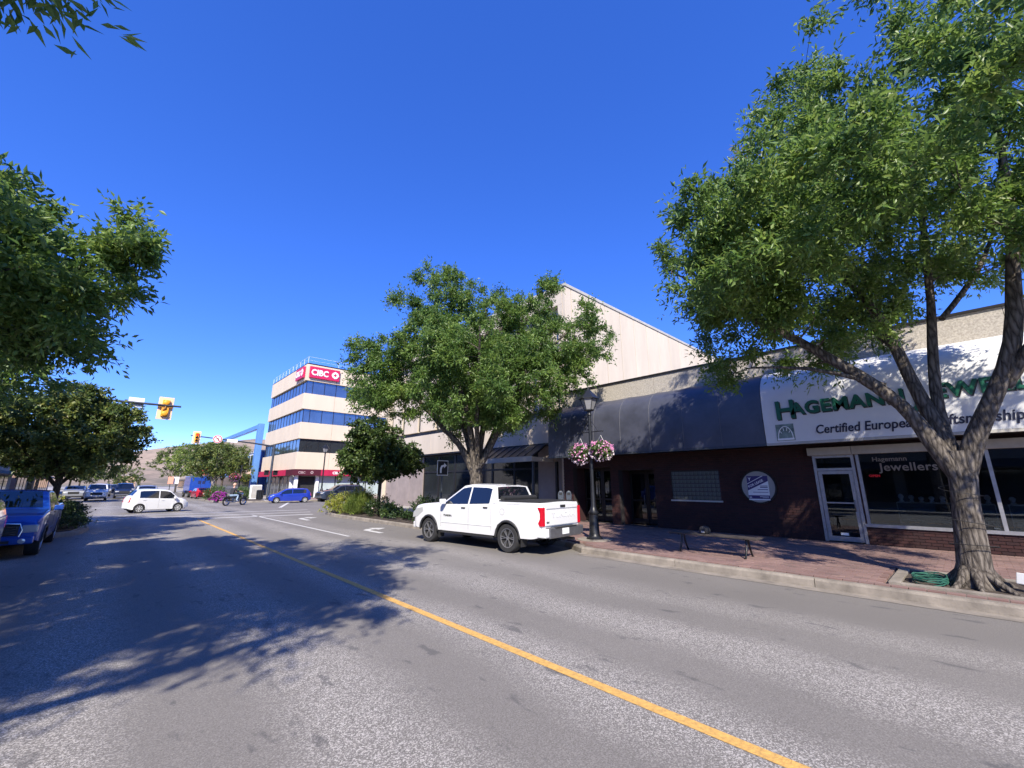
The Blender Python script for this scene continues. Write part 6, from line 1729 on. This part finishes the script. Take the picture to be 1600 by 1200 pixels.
# smaller tree on the left planted corner
make_tree('corner_tree', 'round-headed tree on the planted left corner by the signal arm', (-1.5, 23.6, .16),
    [[(0, 0, -.05, .15), (0, 0, .3, .115), (0, 0, 1.6, .10), (0, .05, 2.4, .085), (.05, .1, 4.8, .025)], [(0, 0, 1.5, .07), (.9, 0, 2.7, .05), (1.7, .1, 3.7, .02)], [(0, 0, 1.5, .07), (-.9, .2, 2.6, .05), (-1.8, .3, 3.6, .02)], [(0, 0, 1.7, .06), (.3, .9, 2.9, .045), (.5, 1.7, 4.0, .02)], [(0, 0, 1.7, .06), (-.2, -.9, 2.9, .045), (-.3, -1.7, 3.8, .02)]],
    [(0, 0, 3.6, 2.2, 2.2, 1.45), (1.1, .1, 3.6, 1.25, 1.5, 1.0), (-.3, 0, 4.7, 1.3, 1.4, .8), (-1.2, 0, 3.4, 1.5, 1.6, 1.2), (.4, -.2, 2.6, 1.6, 1.6, .6)],
    420, 110, (.13, .09), .42, M_LEAF_FAR, M_BARK2, seed=30)
make_tree('corner_tree', 'leafy tree behind the round-headed one on the left corner', (-4.6, 26.2, .16),
    [[(0, 0, -.05, .16), (0, 0, .3, .12), (0, 0, 2.0, .10), (0, .1, 5.4, .03)], [(0, 0, 1.8, .07), (1.1, 0, 3.0, .05), (2.0, .1, 4.2, .02)], [(0, 0, 1.8, .07), (-1.0, .2, 3.0, .05), (-2.0, .3, 4.0, .02)]],
    [(0, 0, 4.1, 2.6, 2.6, 1.7), (.8, 0, 3.2, 2.2, 2.2, 1.0)], 220, 90, (.14, .10), .52, M_LEAF_MAPLE, M_BARK2, seed=34)
# street trees beyond the crossing
far = [(8.7, 60.5, 6.4, 3.3, 'pale-barked street tree behind the clipped hedge past the crossing', M_LEAF_FAR, 'birch'), (10.6, 67.5, 6.9, 3.0, 'street tree right of the blue truck in front of the blue building', M_LEAF_FAR, 'dark'),
       (11.6, 79.0, 7.6, 3.6, 'tall street tree behind the blue box truck', M_LEAF_FAR, 'dark'), (10.6, 92.0, 8.6, 4.6, 'lime green street tree further down the right side', M_LEAF_GRASS, 'dark'), (9.6, 110.0, 9.0, 5.0, 'furthest street tree on the right side of the far street', M_LEAF_FAR, 'dark'),
       (-5.0, 58.0, 6.6, 3.4, 'dark street tree left of the oncoming white car', M_LEAF_MAPLE, 'dark'), (-4.6, 71.0, 7.0, 3.4, 'second dark street tree on the left of the far street', M_LEAF_MAPLE, 'dark'), (-4.4, 88.0, 7.2, 3.6, 'third street tree on the left of the far street', M_LEAF_FAR, 'dark'), (-4.2, 108.0, 6.6, 3.6, 'furthest street tree on the left of the far street', M_LEAF_FAR, 'dark'), (2, 150, 6.5, 4.4, 'tree at the far bend of the street below the hill', M_LEAF_FAR, 'dark')]
M_PALEBARK = bark_material('pale_bark', (0.20, 0.17, 0.15), (0.5, 0.45, 0.42), 1.5)
for i, (x_, y_, h_, r_, lab, lm, bk) in enumerate(far):
    zc = h_ - r_ * .62
    make_tree('street_tree', lab, (x_, y_, .12), [[(0, 0, -.05, .17), (0, 0, .4, .13), (.05, 0, h_ * .35, .11), (0, 0, h_ * .85, .03)], [(0, 0, h_ * .3, .08), (r_ * .55, 0, zc, .03)], [(0, 0, h_ * .3, .08), (-r_ * .55, .2, zc, .03)], [(0, 0, h_ * .32, .07), (.2, r_ * .5, zc, .03)], [(0, 0, h_ * .32, .07), (-.2, -r_ * .5, zc, .03)]],
        [(0, 0, zc, r_, r_, r_ * .60), (r_ * .3, 0, zc - r_ * .35, r_ * .75, r_ * .75, r_ * .3), (-r_ * .25, .2, zc + r_ * .25, r_ * .6, r_ * .6, r_ * .4)], 190, 60, (.22, .14), .62, lm, M_PALEBARK if bk == 'birch' else M_BARK2, seed=50 + i, group='street trees beyond the crossing', side=8)
# planting along the turn lane
shrub('lime_shrub', 'bright yellow green mounded shrub at the tip of the planted kerb', (9.95, 25.0, .16), .95, 1.25, 1.05, 130, 34, (.085, .05), M_LEAF_LIME, 61)
shrub('lime_shrub', 'yellow green shrub with rusty tips just behind the brightest one', (10.5, 23.9, .16), .8, .9, 1.3, 90, 30, (.085, .05), M_LEAF_LIME, 62, flowers=(M_PETAL_RED, 14, .07))
shrub('grass_clump', 'fine bright green grass clump between the lime shrub and the maple', (10.0, 22.8, .16), .75, .8, .95, 110, 30, (.34, .014), M_LEAF_GRASS, 63, 'grass', up=.9, stems=False)
shrub('rose_bush', 'dark green rose bush at the foot of the small maple', (10.2, 20.8, .16), .8, .8, .95, 90, 30, (.08, .05), M_LEAF_DARK, 64, flowers=(M_PETAL_WHITE, 9, .07))
shrub('leafy_plant', 'low pale leafy plant right of the maple trunk', (10.1, 19.4, .16), .6, .6, .6, 50, 24, (.12, .06), M_LEAF_HEDGE, 65)
shrub('dark_shrub', 'dark low shrub ahead of the white pickup nose', (10.3, 16.6, .16), .75, .8, .95, 90, 28, (.10, .06), M_LEAF_DARK, 66)
shrub('ground_cover', 'flat dark ground cover by the kerb ahead of the pickup', (9.95, 18.0, .16), .5, .9, .35, 40, 22, (.10, .06), M_LEAF_DARK, 67)
# planting on the left corner
shrub('dark_shrub', 'wide dark shrub spilling over the left corner kerb', (-1.25, 22.3, .16), .75, 1.3, .95, 150, 34, (.08, .05), M_LEAF_DARK, 71)
shrub('dark_shrub', 'dark shrub behind the wide one on the left corner', (-1.1, 25.2, .16), .6, 1.5, .8, 120, 30, (.08, .05), M_LEAF_DARK, 72)
shrub('lime_shrub', 'small yellow shrub left of the crossing beside the dark shrub', (-3.4, 48.9, .16), .9, .7, .9, 60, 26, (.1, .06), M_LEAF_LIME, 73)
shrub('dark_shrub', 'dark shrub in the corner bed by the blue pickup', (-2.6, 21.2, .16), .7, .7, .8, 80, 28, (.08, .05), M_LEAF_DARK, 74)
